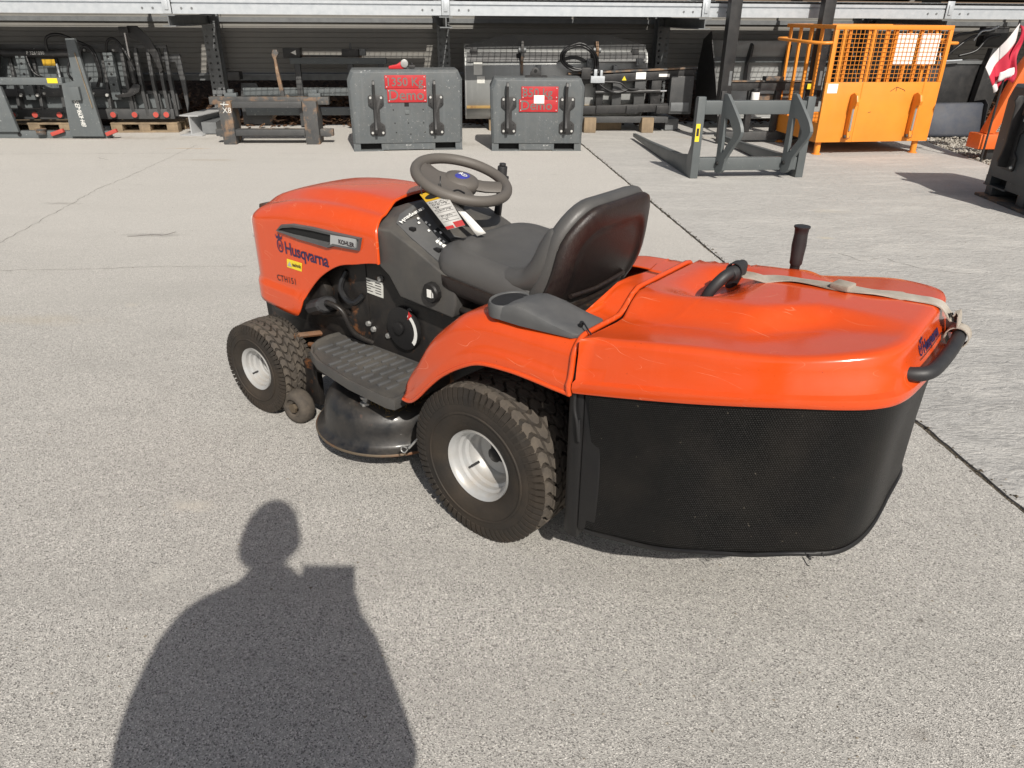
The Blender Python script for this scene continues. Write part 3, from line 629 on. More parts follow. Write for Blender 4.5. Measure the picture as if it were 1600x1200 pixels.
wheel('rear_wheel', (0, -.312, RRAD - .003), RRAD, .215, .104, 5, 34, flip=True)
wheel('front_wheel', (1.17, .290, FRAD - .002), FRAD, .150, .077, 5, 31, steer=R(2))
wheel('front_wheel', (1.17, -.290, FRAD - .002), FRAD, .150, .077, 5, 31, steer=R(2), flip=True)

# ---- hood
XF = 1.335
def h_w(x):
    r = .13; xf = XF; w0 = interp([.5, .75, 1.0, 1.25], [.238, .242, .242, .232], x)
    if x > xf - r: w0 -= r - math.sqrt(max(0, r * r - (x - xf + r) ** 2))
    return w0
def h_zt(x): return smoothinterp([.50, .62, .80, 1.0, 1.12, 1.22, 1.29, 1.32, 1.335], [.855, .862, .864, .848, .822, .790, .752, .724, .690], x)
def h_zb(x): return smoothinterp([.50, .555, .60, .66, .75, .84, .90, .95, .985, 1.01, 1.2, 1.335], [.695, .690, .683, .668, .645, .595, .545, .49, .43, .405, .412, .425], x)
def h_zs(x): return min(h_zt(x) - .045, interp([.5, .8, 1.1, 1.3], [.752, .748, .725, .70], x))
def hood_pt(x, t, off=0.0):
    sg = 1 if t >= 0 else -1; a = abs(t); w0 = h_w(x); zt, zb, zs = h_zt(x), h_zb(x), h_zs(x)
    if a >= .5:
        k = (a - .5) / .5; z = zs + (zb - zs) * k; y = w0 + .010 * sstep(.498, .484, z) - .012 * sstep(.60, .40, z) * (z < .5) * 0
        return Vector((x + off * .0, sg * (y + off), z))
    th = a / .5 * math.pi / 2; e = 2 / 2.7
    y = w0 * math.sin(th) ** e if th > 0 else 0; z = zs + (zt - zs) * (math.cos(th) ** e if th < math.pi / 2 else 0)
    # centre plateau and two creases
    z += .010 * sstep(.150, .118, y) * sstep(1.34, 1.2, x); z -= .007 * math.exp(-((y - .172) / .018) ** 2) * sstep(1.3, 1.1, x)
    n = Vector((0, math.sin(th), math.cos(th)))
    return Vector((x, sg * y + sg * n.y * off, z + n.z * off))
def xrear(t):  # rear edge sweeps forward at the sides' lower end
    return .548 + .055 * (1 - min(1, abs(t) / .5)) ** 1.2
b = MB(); N = 64
ts = [(-1 + 2 * j / 96) for j in range(97)]
ss = [(i / N) for i in range(N + 1)]
def hx(s, t):
    x0 = xrear(t); return x0 + (XF - x0) * (1 - (1 - s) ** 1.35)
b.grid(lambda s, t: hood_pt(hx(s, t), t), ss, ts)
# nose closing face
ring = [hood_pt(XF, t) for t in ts]; o = len(b.v)
b.add(ring, [tuple(range(len(ring)))[::-1]])
hood = b.build('hood', 'orange_plastic', mower, smooth=42, solid=.005, dedupe=True)
# bead along the rear edge of the hood
b = MB(); b.tube([hood_pt(xrear(t) + .004, t, .0005) for t in ts], .0042, 6); b.build('hood_edge', 'orange_plastic', hood, smooth=60)
# head lamp glass at the front corner
b = MB(); b.grid(lambda x, t: hood_pt(x, t, .003 + .004 * math.sin(math.pi * (x - 1.275) / .057)), frange(1.275, 1.332, 8), frange(.40, .60, 8)); b.build('headlamp', 'headlamp_glass', hood, smooth=60, solid=.004)
b = MB(); b.grid(lambda x, t: hood_pt(x, t, .003 + .004 * math.sin(math.pi * (x - 1.275) / .057)), frange(1.275, 1.332, 8), frange(-.60, -.40, 8)); b.build('headlamp', 'headlamp_glass', hood, smooth=60, solid=.004)
# side air vent: grey moulded frame, black mouth, silver engine plate
def side_y(x, z): return h_w(x) + .010 * sstep(.498, .484, z)
VPX = [(434, 360), (441, 350.5), (460, 349), (490, 354), (522, 361.5), (566, 371.5), (563, 391.5), (525, 384.5), (516, 387), (470, 373)]
def on_side(u, v):
    p = mpx(u, v, 1, .24); return (p.x, p.z)
vent_out = [on_side(*q) for q in VPX]
def shrink(poly, d):
    c = [sum(p[0] for p in poly) / len(poly), sum(p[1] for p in poly) / len(poly)]; n = len(poly); out = []
    for i in range(n):
        a, p, q = Vector(poly[i - 1]), Vector(poly[i]), Vector(poly[(i + 1) % n])
        d1 = (p - a).normalized(); d2 = (q - p).normalized(); nn = (Vector((-d1.y, d1.x)) + Vector((-d2.y, d2.x)))
        if nn.length < 1e-6: nn = Vector((-d1.y, d1.x))
        nn.normalize()
        if nn.dot(Vector(c) - p) < 0 and True: nn = -nn
        out.append((p.x + nn.x * d, p.y + nn.y * d))
    return out
for sg in (1, -1):
    inn = shrink(vent_out, .0115); b = MB(); n = len(vent_out)
    P = lambda poly, off: [(x, sg * (side_y(x, z) + off), z) for x, z in poly]
    mid = shrink(vent_out, .003)
    b.loft([P(vent_out, -.004), P(vent_out, .004), P(mid, .011), P(inn, .009), P(inn, -.004)], True, False)
    vent = b.build('air_vent', 'tray_plastic', hood, smooth=30)
    b = MB(); b.add(P(inn, .0022), [tuple(range(n))]); 
    b.build('vent_mouth', 'void_black', hood, smooth=0)
    # engine plate on the rear third
    a0, a1, a2, a3 = [on_side(*q) for q in ((520.5, 364), (560, 373), (558, 388), (520, 381))]
    b = MB(); b.loft([P([a0, a1, a2, a3], .0024), P([a0, a1, a2, a3], .0095)], True, True); b.build('engine_plate', 'silver_badge', hood, smooth=0)
    # louvre floor under the mouth
    lp_ = [on_side(*q) for q in ((439, 361.5), (470, 367.5), (519, 379), (515, 385), (470, 372.5))]
    b = MB(); b.loft([P(lp_, .0024), P(lp_, .0105)], True, True); b.build('vent_lip', 'tray_plastic', hood, smooth=0)
SD = lambda off: (lambda x, z: Vector((x, side_y(x, z) + off, z)))
def side_text(name, body, size, u, v, u2, v2, m, off=.0012, bold=0.0, shear=0.0, par=None, spacing=1.0, surf=.24):
    """lettering on the left flank running from pixel (u,v) towards (u2,v2)"""
    p, q = mpx(u, v, 1, surf), mpx(u2, v2, 1, surf); d = Vector((q.x - p.x, 0, q.z - p.z)).normalized(); up = Vector((d.z, 0, -d.x))
    if up.z < 0: up = -up
    fn = lambda x, y: (lambda P_: Vector((P_.x, side_y(P_.x, P_.z) + off, P_.z)))(Vector((p.x, 0, p.z)) + d * x + up * y)
    return text_on(name, body, size, m, par or hood, fn, bold, 'LEFT', shear, spacing)
side_text('lettering', 'Husqvarna', .061, 446, 395, 500, 412.5, 'navy_print', bold=.0014, spacing=.93)
side_text('lettering', 'CTH151', .032, 433, 437.5, 461, 444, 'dark_print', bold=.0006, spacing=1.15)
side_text('plate_lettering', 'KOHLER', .020, 533.5, 379.0, 550, 383.5, 'dark_print', off=.0108, bold=.0008)
def crown_logo(fn, s):
    """crowned H in a rounded shield; fn(x,y)->3D, about s high"""
    b = MB(); g = lambda pts: [fn(x * s, y * s) for x, y in pts]
    N_ = 24
    ring_o = [(.30 * math.cos(2 * math.pi * k / N_), .36 + .37 * math.sin(2 * math.pi * k / N_)) for k in range(N_)]
    ring_i = [(.215 * math.cos(2 * math.pi * k / N_), .36 + .285 * math.sin(2 * math.pi * k / N_)) for k in range(N_)]
    b.add(g(ring_o + ring_i), [(k, (k + 1) % N_, N_ + (k + 1) % N_, N_ + k) for k in range(N_)])
    for x0, x1, y0, y1 in ((-.135, -.065, .20, .52), (.065, .135, .20, .52), (-.064, .064, .325, .395)): b.add(g([(x0, y0), (x1, y0), (x1, y1), (x0, y1)]), [(0, 1, 2, 3)])
    b.add(g([(-.27, .735), (.27, .735), (.34, .98), (.16, .84), (.0, 1.02), (-.16, .84), (-.34, .98)]), [(0, 1, 3), (0, 3, 5), (1, 2, 3), (3, 4, 5), (0, 5, 6)])
    return b
_p, _q = mpx(433.5, 392.5, 1, .24), mpx(445, 395.5, 1, .24); _d = Vector((_q.x - _p.x, 0, _q.z - _p.z)).normalized(); _u = Vector((-_d.z, 0, _d.x)); _u = _u if _u.z > 0 else -_u
crown_logo(lambda x, y: (lambda P_: Vector((P_.x, side_y(P_.x, P_.z) + .0012, P_.z)))(Vector((_p.x, 0, _p.z)) + _d * (x + .022) + _u * y), .066).build('crown_emblem', 'navy_print', hood, smooth=0, recalc=False)
# yellow dealer sticker
_c = [mpx(u, v, 1, .24) for u, v in ((449, 404), (473, 411), (472.5, 424), (449.5, 417))]
b = MB(); b.add([(p.x, side_y(p.x, p.z) + .001, p.z) for p in _c] + [(p.x, side_y(p.x, p.z) + .002, p.z) for p in _c], [(4, 5, 6, 7), (0, 1, 5, 4), (1, 2, 6, 5), (2, 3, 7, 6), (3, 0, 4, 7)]); stk = b.build('dealer_sticker', 'yellow_sticker', hood, smooth=0)
side_text('sticker_lettering', 'technik', .017, 458.5, 415, 470, 418.3, 'dark_print', off=.0032, bold=.0006, par=hood)
_c = [mpx(u, v, 1, .24) for u, v in ((450.5, 414.5), (454, 408), (458, 416.8))]; b = MB(); b.add([(p.x, side_y(p.x, p.z) + .0032, p.z) for p in _c], [(0, 1, 2)]); b.build('sticker_mark', 'silver_badge', hood, smooth=0)

# ---- engine bay, chassis
b = MB().box(.70, 1.28, -.17, .17, .34, .70).box(.92, 1.30, -.16, .16, .70, .76).cyl((.95, .17, .50), (.95, .205, .50), .07, n=18); b.build('engine', 'black_steel', mower, bevel=.012)
b = MB(); b.tube(catmull([(.80, .17, .60), (.81, .195, .55), (.79, .195, .51), (.75, .19, .50), (.72, .17, .53)], 5), .011, 8); b.build('engine_hose', 'hose_black', mower)
b = MB(); b.prism([(.18, .24), (1.30, .27), (1.30, .40), (.98, .40), (.90, .56), (.78, .66), (.55, .72), (.44, .60), (.18, .56)], 1, .145, .165); b.build('chassis_side', 'black_steel', mower, bevel=.003)
b = MB(); b.prism([(.18, .24), (1.30, .27), (1.30, .40), (.98, .40), (.90, .56), (.78, .66), (.55, .72), (.44, .60), (.18, .56)], 1, -.165, -.145); b.build('chassis_side', 'black_steel', mower, bevel=.003)
b = MB().box(.16, .72, -.144, .144, .26, .56); b.build('fuel_tank', 'black_plastic', mower, bevel=.02)
b = MB().box(.14, .50, -.19, .19, .561, .578); b.build('tunnel_cover', 'black_plastic', mower, bevel=.006)
b = MB().box(-.30, .15, -.20, .20, .18, .66); b.build('gearbox_housing', 'black_steel', mower, bevel=.01)
b = MB().cyl((0, -.30, .25), (0, .30, .25), .03); b.build('rear_axle', 'black_steel', mower)
b = MB().box(1.13, 1.21, -.23, .23, .185, .245).box(1.10, 1.24, -.06, .06, .245, .345); b.build('front_axle', 'dirty_steel', mower, bevel=.006)
for sg in (1, -1): b = MB().cyl((1.17, sg * .235, .15), (1.17, sg * .235, .31), .021).cyl((1.17, sg * .235, .186), (1.17, sg * .29, .186), .014); b.build('steering_knuckle', 'dirty_steel', mower)
b = MB().cyl((1.06, .22, .305), (.86, .03, .33), .011, n=8); b.build('tie_rod', 'dirty_steel', mower)
b = MB().bar((1.17, .235, .315), (1.05, .225, .305), .035, .012); b.build('steering_arm', 'dirty_steel', mower)
b = MB().cyl((1.03, .20, .27), (.72, .14, .31), .009, n=8); b.build('drag_link', 'dirty_steel', mower)
b = MB().prism([(1.30, .26), (1.36, .25), (1.37, .40), (1.34, .43), (1.28, .43)], 1, .13, .145); b.build('front_bracket', 'black_steel', mower)
b = MB().prism([(1.30, .26), (1.36, .25), (1.37, .40), (1.34, .43), (1.28, .43)], 1, -.145, -.13); b.build('front_bracket', 'black_steel', mower)
# rating label, bolts, cutting height dial on the chassis side
_c = [mpx(u, v, 1, .1675) for u, v in ((566.5, 432), (598, 442), (598.5, 466), (568.5, 455))]
b = MB(); b.add(_c + [p + Vector((0, -.002, 0)) for p in _c], [(0, 1, 2, 3), (0, 4, 5, 1), (1, 5, 6, 2), (2, 6, 7, 3), (3, 7, 4, 0)]); rl = b.build('rating_label', 'label_white', mower, smooth=0)
b = MB()
for k in range(5):
    for s0, s1 in ((.08, .40 + .1 * (k % 3)), (.62, .92)):
        t0, t1 = (k + .7) / 6, (k + 1.0) / 6
        q = lambda s, t: (_c[0].lerp(_c[1], s)).lerp(_c[3].lerp(_c[2], s), t) + Vector((0, .0008, 0))
        b.add([q(s0, t0), q(s1, t0), q(s1, t1), q(s0, t1)], [(0, 1, 2, 3)])
b.build('label_print', 'dark_print', rl, smooth=0)
for u, v in ((595.5, 435), (619, 427), (608, 524), (585, 514), (640, 486), (577, 505)):
    p = mpx(u, v, 1, .166); MB().cyl(p, p + Vector((0, .010, 0)), .011, .009, n=6).build('bolt', 'galvanised_small', mower)
pc = mpx(633, 512, 1, .17)
b = MB().cyl(pc + Vector((.0, -.004, 0)), pc + Vector((0, .014, 0)), .075, n=30); dial = b.build('height_dial', 'black_plastic', mower, bevel=.004)
b = MB().cyl(pc + Vector((.012, .014, .0)), pc + Vector((.012, .024, 0)), .022, n=18); b.build('dial_knob', 'black_plastic', dial, bevel=.003)
arc = lambda r, a, o: pc + Vector((math.cos(a) * r, o, math.sin(a) * r))
b = MB(); n = 14; A = [R(120 + 100 * k / n) for k in range(n + 1)]
b.add([arc(.058, a, .0152) for a in A] + [arc(.072, a, .0152) for a in A], [(k, k + 1, n + 2 + k, n + 1 + k) for k in range(n)]); b.build('dial_scale', 'scale_white', dial, smooth=0)
b = MB(); b.add([arc(.050, R(128), .0165), arc(.082, R(118), .0165), arc(.080, R(132), .0165)], [(0, 1, 2)]); b.build('dial_pointer', 'pointer_red', dial, smooth=0)

# ---- dash console
def dash_ring(y):
    e = sstep(.10, .225, abs(y)); f = sstep(.13, .02, abs(y))
    return [(.595, y, .70), (.52, y, .655), (.475, y, .595), (.25, y, .579), (.235, y, .62), (.236, y, .690 - .01 * e), (.262, y, .725 - .015 * e), (.30, y, .742 - .022 * e + .01 * f), (.40, y, .796 - .030 * e + .03 * f), (.50, y, .838 - .034 * e + .03 * f), (.575, y, .852 - .05 * e), (.600, y, .845 - .05 * e)]
b = MB(); b.loft([dash_ring(y) for y in (-.227, -.220, -.18, -.12, -.06, 0, .06, .12, .18, .220, .227)], True, True)
dash = b.build('dash_console', 'grey_plastic', mower, bevel=.010, seg=3, smooth=40)
def dash_top(x, y):   # height of the console top
    r = dash_ring(y)[5:]; return interp([p[0] for p in r], [p[2] for p in r], x)
DT = lambda off: (lambda x, y: Vector((x, y, dash_top(x, y) + off)))
# control plate with its rounded outline
out = [(.285, .08), (.285, .185), (.30, .203), (.44, .200), (.515, .185), (.535, .15), (.535, .08), (.52, .065), (.30, .065)]
b = MB(); 
b.loft([[DT(.001)(x, y) for x, y in out], [DT(.006)(x, y) for x, y in out]], True, False)
cen = DT(.007)(.41, .13); o = len(b.v); b.add([DT(.006)(x, y) for x, y in out] + [cen], [(k, (k + 1) % len(out), len(out)) for k in range(len(out))])
cp = b.build('control_plate', 'tray_plastic', dash, smooth=30, dedupe=True)
text_on('plate_lettering', 'Husqvarna', .022, 'white_print', dash, lambda x, y: DT(.0115)(.505 - y * .9 - x * .15, .185 - x), bold=.0006)
for (x, y, s) in ((.455, .175, .010), (.35, .175, .012), (.40, .10, .006)): MB().box(x - s, x + s, y - s * .7, y + s * .7, dash_top(x, y) + .004, dash_top(x, y) + .014).build('switch', 'black_plastic', dash, bevel=.002)
b = MB(); 
for k in range(9):
    x = .47 - k * .014; y = .135 + .012 * math.sin(k * 1.9); z = DT(.0112); s = .004
    b.add([z(x - s, y - s), z(x + s, y - s), z(x + s, y + s * .4), z(x - s, y + s)], [(0, 1, 2, 3)])
for k in range(7):
    x = .37 - k * .011; y = .155 - .002 * k; s = .0045; z = DT(.0112)
    b.add([z(x - s, y - s * 1.6), z(x + s, y - s), z(x + s, y + s), z(x - s, y + s * 1.6)], [(0, 1, 2, 3)])
b.build('plate_symbols', 'white_print', dash, smooth=0)
b = MB(); b.add([DT(.0105)(x, y) for x, y in ((.31, .115), (.405, .115), (.405, .128), (.31, .128))], [(0, 1, 2, 3)]); b.build('throttle_slot', 'void_black', dash, smooth=0)
b = MB().cyl(DT(.0)(.335, .121), DT(.032)(.325, .119), .004, n=8); b.box(-.022, .022, -.012, .012, -.004, .004, Matrix.Translation(DT(.034)(.318, .116)) @ Matrix.Rotation(R(15), 4, 'Z')); b.build('throttle_lever', 'black_plastic', dash, bevel=.002)
p = DT(.006)(.30, .145); b = MB().cyl(p, p + Vector((0, 0, .012)), .012, n=14); b.box(-.016, .016, -.003, .003, .008, .030, Matrix.Translation(p) @ Matrix.Rotation(R(40), 4, 'Z')); b.build('ignition_key', 'black_plastic', dash, bevel=.001)
# fuel cap low on the console side
p = mpx(678, 456, 1, .227); b = MB(); n = 24
rg = lambda r, o: [p + Vector((math.cos(2 * math.pi * k / n) * r * (1 + .05 * (k % 2)), o, math.sin(2 * math.pi * k / n) * r * (1 + .05 * (k % 2)))) for k in range(n)]
b.loft([rg(.031, -.004), rg(.031, .016), rg(.027, .021)], True, True); fc = b.build('fuel_cap', 'black_plastic', mower, smooth=30)
b = MB().box(p.x - .010, p.x + .008, p.y + .0215, p.y + .0225, p.z - .012, p.z + .013); b.add([(p.x - .012, p.y + .022, p.z + .010), (p.x - .018, p.y + .022, p.z + .002), (p.x - .018, p.y + .022, p.z - .010), (p.x - .014, p.y + .022, p.z - .010), (p.x - .014, p.y + .022, p.z + .001)], [(0, 1, 2, 3, 4)]); b.build('pump_symbol', 'white_print', fc, smooth=0)
# ---- steering
SC = Vector((.405, 0, .938)); ST = R(18); SN = Vector((-math.sin(ST), 0, math.cos(ST))); SU = Vector((math.cos(ST), 0, math.sin(ST))); SY = Vector((0, 1, 0))
stw = bpy.data.objects.new('steering_wheel', None); COL.objects.link(stw); stw.parent = mower; stw.location = SC; stw.empty_display_size = .1
SR = Matrix((SU, SY, SN)).transposed()          # local x: up the wheel, y: left, z: wheel normal
_ang = R(0); stw.rotation_euler = (SR @ Matrix.Rotation(_ang, 3, 'Z')).to_euler()
b = MB(); b.tube([(.146 * math.cos(2 * math.pi * k / 64), .146 * math.sin(2 * math.pi * k / 64), 0) for k in range(64)], .0168, 14, closed=True); b.build('wheel_rim', 'wheel_rubber', stw, smooth=60)
def spoke(a, w0, w1):
    pts = []; d = Vector((math.cos(a), math.sin(a), 0)); s = Vector((-math.sin(a), math.cos(a), 0)); rings = []
    for r, w_, z, th in ((.03, w0, -.012, .030), (.075, w0 * .92, -.014, .026), (.11, (w0 + w1) / 2, -.010, .022), (.142, w1, -.004, .020)):
        rings.append([d * r + s * (w_ / 2 * math.cos(q)) + Vector((0, 0, z + th / 2 * math.sin(q))) for q in [2 * math.pi * k / 12 for k in range(12)]])
    return MB().loft(rings, True, True)
spoke(R(-128), .075, .065).build('spoke', 'wheel_rubber', stw, smooth=60)
def pad_pt(a, r, side):
    e = sstep(R(8), R(22), a) * sstep(R(160), R(146), a); rr_ = r
    z = -.004 - .010 * math.sin(math.pi * min(1, max(0, (r - .03) / .115))) 
    return Vector((math.cos(a) * rr_, math.sin(a) * rr_, z + side * (.003 + .010 * e)))
_A = frange(R(6), R(162), 26); _Rr = frange(.02, .146, 9); b = MB()
b.grid(lambda a, r: pad_pt(a, r, 1), _A, _Rr); b.grid(lambda a, r: pad_pt(a, r, -1), _A, _Rr[::-1])
for i_ in (0, len(_A) - 1):
    k_ = [i_ * 9 + j for j in range(9)] + [26 * 9 + i_ * 9 + j for j in range(9)]; b.f.append(tuple(k_))
b.build('spoke_pad', 'wheel_rubber', stw, smooth=60)
b = MB(); b.lathe([(.0, .012), (.035, .011), (.052, .005), (.058, -.006), (.052, -.03), (.03, -.04)], 30, Matrix.Rotation(R(90), 4, 'X')); hubw = b.build('wheel_hub', 'wheel_rubber', stw, smooth=60)
b = MB(); b.lathe([(.0, .0155), (.020, .0145), (.023, .012), (.023, .008)], 28, Matrix.Rotation(R(90), 4, 'X') ); b.xf(Matrix.Diagonal((.85, 1.25, 1, 1))); b.build('hub_emblem', 'blue_badge', stw, smooth=40)
crown_logo(lambda x, y: Vector((y - .016, -x, .0165)), .030).build('emblem_mark', 'white_print', hubw, smooth=0, recalc=False)
b = MB().cyl(SC - SN * .19, SC - SN * .03, .024, .030, n=20); b.build('steering_column', 'black_plastic', mower)
b = MB(); 
for k in range(4): b.lathe([(.046 - k * .004, -.19 + k * .014), (.052 - k * .004, -.183 + k * .014), (.046 - k * .004, -.176 + k * .014)], 24, Matrix.Translation(SC) @ SR.to_4x4() @ Matrix.Rotation(R(90), 4, 'X'))
b.build('column_boot', 'black_plastic', mower, smooth=60)
# ---- right hand lever
b = MB().tube(catmull([(.455, -.215, .56), (.450, -.22, .72), (.433, -.225, .87)], 6), .013, 10); lev = b.build('lift_lever', 'black_plastic', mower, smooth=60)
b = MB().cyl((.433, -.225, .862), (.425, -.226, .945), .0175, .0165, n=14).cyl((.425, -.226, .945), (.4245, -.226, .955), .0115, n=12).box(.41, .455, -.242, -.216, .90, .912); b.build('lever_grip', 'handle_rubber', lev, bevel=.003)
b = MB(); b.lathe([(.0, .021), (.012, .018), (.0205, .006), (.0205, -.006), (.012, -.018), (.0, -.021)], 18, Matrix.Translation((.440, -.195, .715))); b.cyl((.440, -.195, .715), (.452, -.215, .66), .008, n=8); b.build('knob', 'handle_rubber', mower, smooth=60)

# ---- rear fender body
XS = -.325
def f_zt(x): return smoothinterp([XS, -.20, -.08, -.02, .05, .10, .17, .23, .26, .285], [.728, .728, .726, .718, .694, .656, .593, .512, .472, .425], x)
def f_zb(x): return smoothinterp([XS, -.28, -.20, -.14, -.04, .03, .10, .16, .20, .235, .26, .285], [.590, .592, .597, .598, .588, .556, .508, .452, .410, .380, .368, .365], x)
def f_yo(x): return smoothinterp([XS, -.1, .1, .2, .285], [.432, .434, .432, .424, .408], x)
def f_yi(x): return smoothinterp([XS, -.262, -.248, -.14, .05, .285], [.0, .0, .24, .262, .262, .25], x) if x > -.262 else 0.0
def fend_ring(x, sg):
    yo, yi, zt, zb = f_yo(x), f_yi(x), f_zt(x) - (.034 if sg < 0 else 0) * sstep(.3, .0, x), f_zb(x); hump = .780 - zt; r = min(.055, max(.012, (zt - zb) * .45)); pts = []
    hgt = zt - r - zb
    pts.append((yo - .014, zb + .001)); pts.append((yo + .004, zb)); pts.append((yo + .008, zb + min(.03, hgt * .4))); pts.append((yo + .001, zb + min(.042, hgt * .55)))
    pts.append((yo - .003, zb + hgt * .75)); pts.append((yo - .006, zt - r))
    for k in range(1, 8):
        a = k / 8 * math.pi / 2; pts.append((yo - .006 - r + r * math.cos(a), zt - r + r * math.sin(a)))
    n = 18
    for k in range(n + 1):
        t = k / n; y = lerp(yo - .006 - r, yi, t)
        dip = .016 * sstep(.43, .36, y) * sstep(-.31, -.24, x) * sstep(.02, -.05, x)
        pts.append((y, zt + hump * sstep(.235, .135, y) * sstep(.0, -.18, x)))
    return [Vector((x, sg * y, z)) for y, z in pts]
body = bpy.data.objects.new('rear_body', None); COL.objects.link(body); body.parent = mower; body.empty_display_size = .1
xsf = frange(.285, XS, 46)
for sg in (1, -1):
    b = MB(); b.loft([fend_ring(x, sg) for x in xsf], False, False); fd = b.build('fender', 'orange_plastic', body, smooth=50, solid=.005)
    r0 = fend_ring(XS, sg); b = MB(); b.tube([p + Vector((.004, 0, .002)) for p in r0[1:]], .0075, 8); b.build('fender_bead', 'orange_plastic', body, smooth=60)
    arch = [fend_ring(x, sg)[1] + Vector((0, sg * .001, .004)) for x in xsf]; b = MB(); b.tube(arch, .0058, 8); b.build('arch_bead', 'orange_plastic', body, smooth=60)
b = MB().box(XS - .010, -.275, -.36, .36, .58, .675); b.build('body_inner', 'black_plastic', mower, bevel=.01)
# ---- cup holder tray on each fender
def tray(sg):
    z0 = .722; b = MB()
    pl = [(-.045, .365), (-.055, .325), (-.10, .305), (-.20, .285), (-.305, .278), (-.312, .29), (-.312, .395), (-.30, .406), (-.16, .422), (-.075, .422), (-.05, .405)]
    hz = lambda x: smoothinterp([-.32, -.26, -.18, -.14, -.115, -.09, -.06, -.04], [.010, .022, .042, .048, .040, .030, .028, .026], x)
    c = Vector((-.18, .355)); pl2 = []
    for i in range(len(pl)):
        p, q = Vector(pl[i]), Vector(pl[(i + 1) % len(pl)])
        for k in range(4): pl2.append(p.lerp(q, k / 4))
    rings = []
    for s, dz, zz in ((1.0, 0, None), (1.015, .4, None), (1.0, .9, None), (.95, 1.0, None), (.7, 1.02, None), (.4, 1.02, None), (.12, 1.02, None)):
        rings.append([Vector((c.x + (p.x - c.x) * s, sg * (c.y + (p.y - c.y) * s), z0 + hz(c.x + (p.x - c.x) * s) * dz)) for p in pl2])
    b.loft(rings, True, True); t = b.build('cup_tray', 'tray_plastic', mower, smooth=45)
    # the cup ring with its open well
    cc = Vector((-.082, sg * .365, 0)); n = 28
    el = lambda rx, ry, z: [cc + Vector((rx * math.cos(2 * math.pi * k / n), ry * math.sin(2 * math.pi * k / n), z)) for k in range(n)]
    b = MB(); b.loft([el(.046, .062, z0 + .002), el(.048, .064, z0 + .030), el(.045, .061, z0 + .0375), el(.040, .056, z0 + .0365), el(.037, .053, z0 + .028), el(.034, .050, z0 + .012), el(.020, .030, z0 + .0365 - .022)], True, False)
    b.build('cup_ring', 'tray_plastic', t, smooth=50)
    b = MB(); b.add(el(.0385, .0545, z0 + .0345), [tuple(range(n))]); b.build('cup_well', 'black_plastic', t, smooth=0)
    b = MB().tube(catmull([(-.300, sg * .365, z0 + .022), (-.310, sg * .37, z0 + .030), (-.330, sg * .38, z0 + .020), (-.345, sg * .385, z0 + .012)], 4), .002, 6).cyl((-.297, sg * .363, z0 + .018), (-.303, sg * .366, z0 + .028), .006, n=8); b.build('tray_tie', 'hose_black', t)
tray(1)
# ---- seat
seat = bpy.data.objects.new('seat', None); COL.objects.link(seat); seat.parent = mower; seat.location = (0, 0, 0); seat.empty_display_size = .1
def rrect(cx, hx_, hy, rad, z, n=7):
    pts = []
    for qx, qy, a0 in ((1, 1, 0), (-1, 1, 90), (-1, -1, 180), (1, -1, 270)):
        for k in range(n):
            a = R(a0 + 90 * k / (n - 1)); pts.append(Vector((cx + qx * (hx_ - rad) + rad * math.cos(a), qy * (hy - rad) + rad * math.sin(a), z)))
    return pts
def tilt(p):  # cushion rises towards the front
    return Vector((p.x, p.y, p.z + (p.x - .1) * .10))
cx = .125
lev_ = [(.200, .205, .07, .672), (.215, .222, .085, .680), (.222, .230, .09, .700), (.222, .230, .09, .722), (.216, .224, .088, .744), (.202, .210, .08, .760), (.184, .192, .07, .768), (.166, .174, .06, .769), (.152, .160, .055, .763), (.142, .150, .05, .761), (.10, .11, .04, .758), (.04, .05, .02, .752)]
b = MB(); b.loft([[tilt(p) for p in rrect(cx, a, c, r, z)] for a, c, r, z in lev_], True, True); b.build('cushion', 'vinyl', seat, smooth=60)
lev2 = [(.14, .13, .05, .622), (.18, .18, .07, .626), (.214, .220, .085, .640), (.226, .234, .092, .660), (.227, .235, .092, .690), (.218, .226, .09, .692)]
b = MB(); b.loft([[tilt(p) for p in rrect(cx - .005, a, c, r, z)] for a, c, r, z in lev2], True, True); b.build('seat_pan', 'seat_shell', seat, smooth=50)
BZ = [.630, .645, .665, .70, .775, .88, .985]; BX = [.055, .018, -.022, -.062, -.100, -.124, -.168]
def back_map(y, z, th):
    x = smoothinterp(BZ, BX, z); e = 2e-3; n = Vector((2 * e, 0, -(smoothinterp(BZ, BX, z + e) - smoothinterp(BZ, BX, z - e)))).normalized()
    return Vector((x + .010 * (abs(y) / .22) ** 2.4, y, z)) + n * th
def back_ring(inset, th, zlo, rt=.115, rb=.06, n=8):
    hy = .226 - inset; z1 = .966 - inset; z0 = zlo + inset; pts = []
    rt = max(.012, rt - inset * .6); rb = max(.012, rb - inset * .6)
    def arc(cy, cz, r, a0):
        for k in range(n): a = R(a0 + 90 * k / (n - 1)); pts.append((cy + r * math.cos(a), cz + r * math.sin(a)))
    def seg(p, q, m_=6):
        for k in range(1, m_): pts.append((p[0] + (q[0] - p[0]) * k / m_, p[1] + (q[1] - p[1]) * k / m_))
    tw = .92   # a little narrower at the top
    arc(hy - rt, z1 - rt, rt, 0); seg((hy - rt, z1), (-hy + rt, z1)); arc(-hy + rt, z1 - rt, rt, 90); seg((-hy, z1 - rt), (-hy, z0 + rb)); arc(-hy + rb, z0 + rb, rb, 180); seg((-hy + rb, z0), (hy - rb, z0)); arc(hy - rb, z0 + rb, rb, 270); seg((hy, z0 + rb), (hy, z1 - rt))
    return [back_map(y * (1 - .10 * sstep(.75, .98, z)), z, th) for y, z in pts]
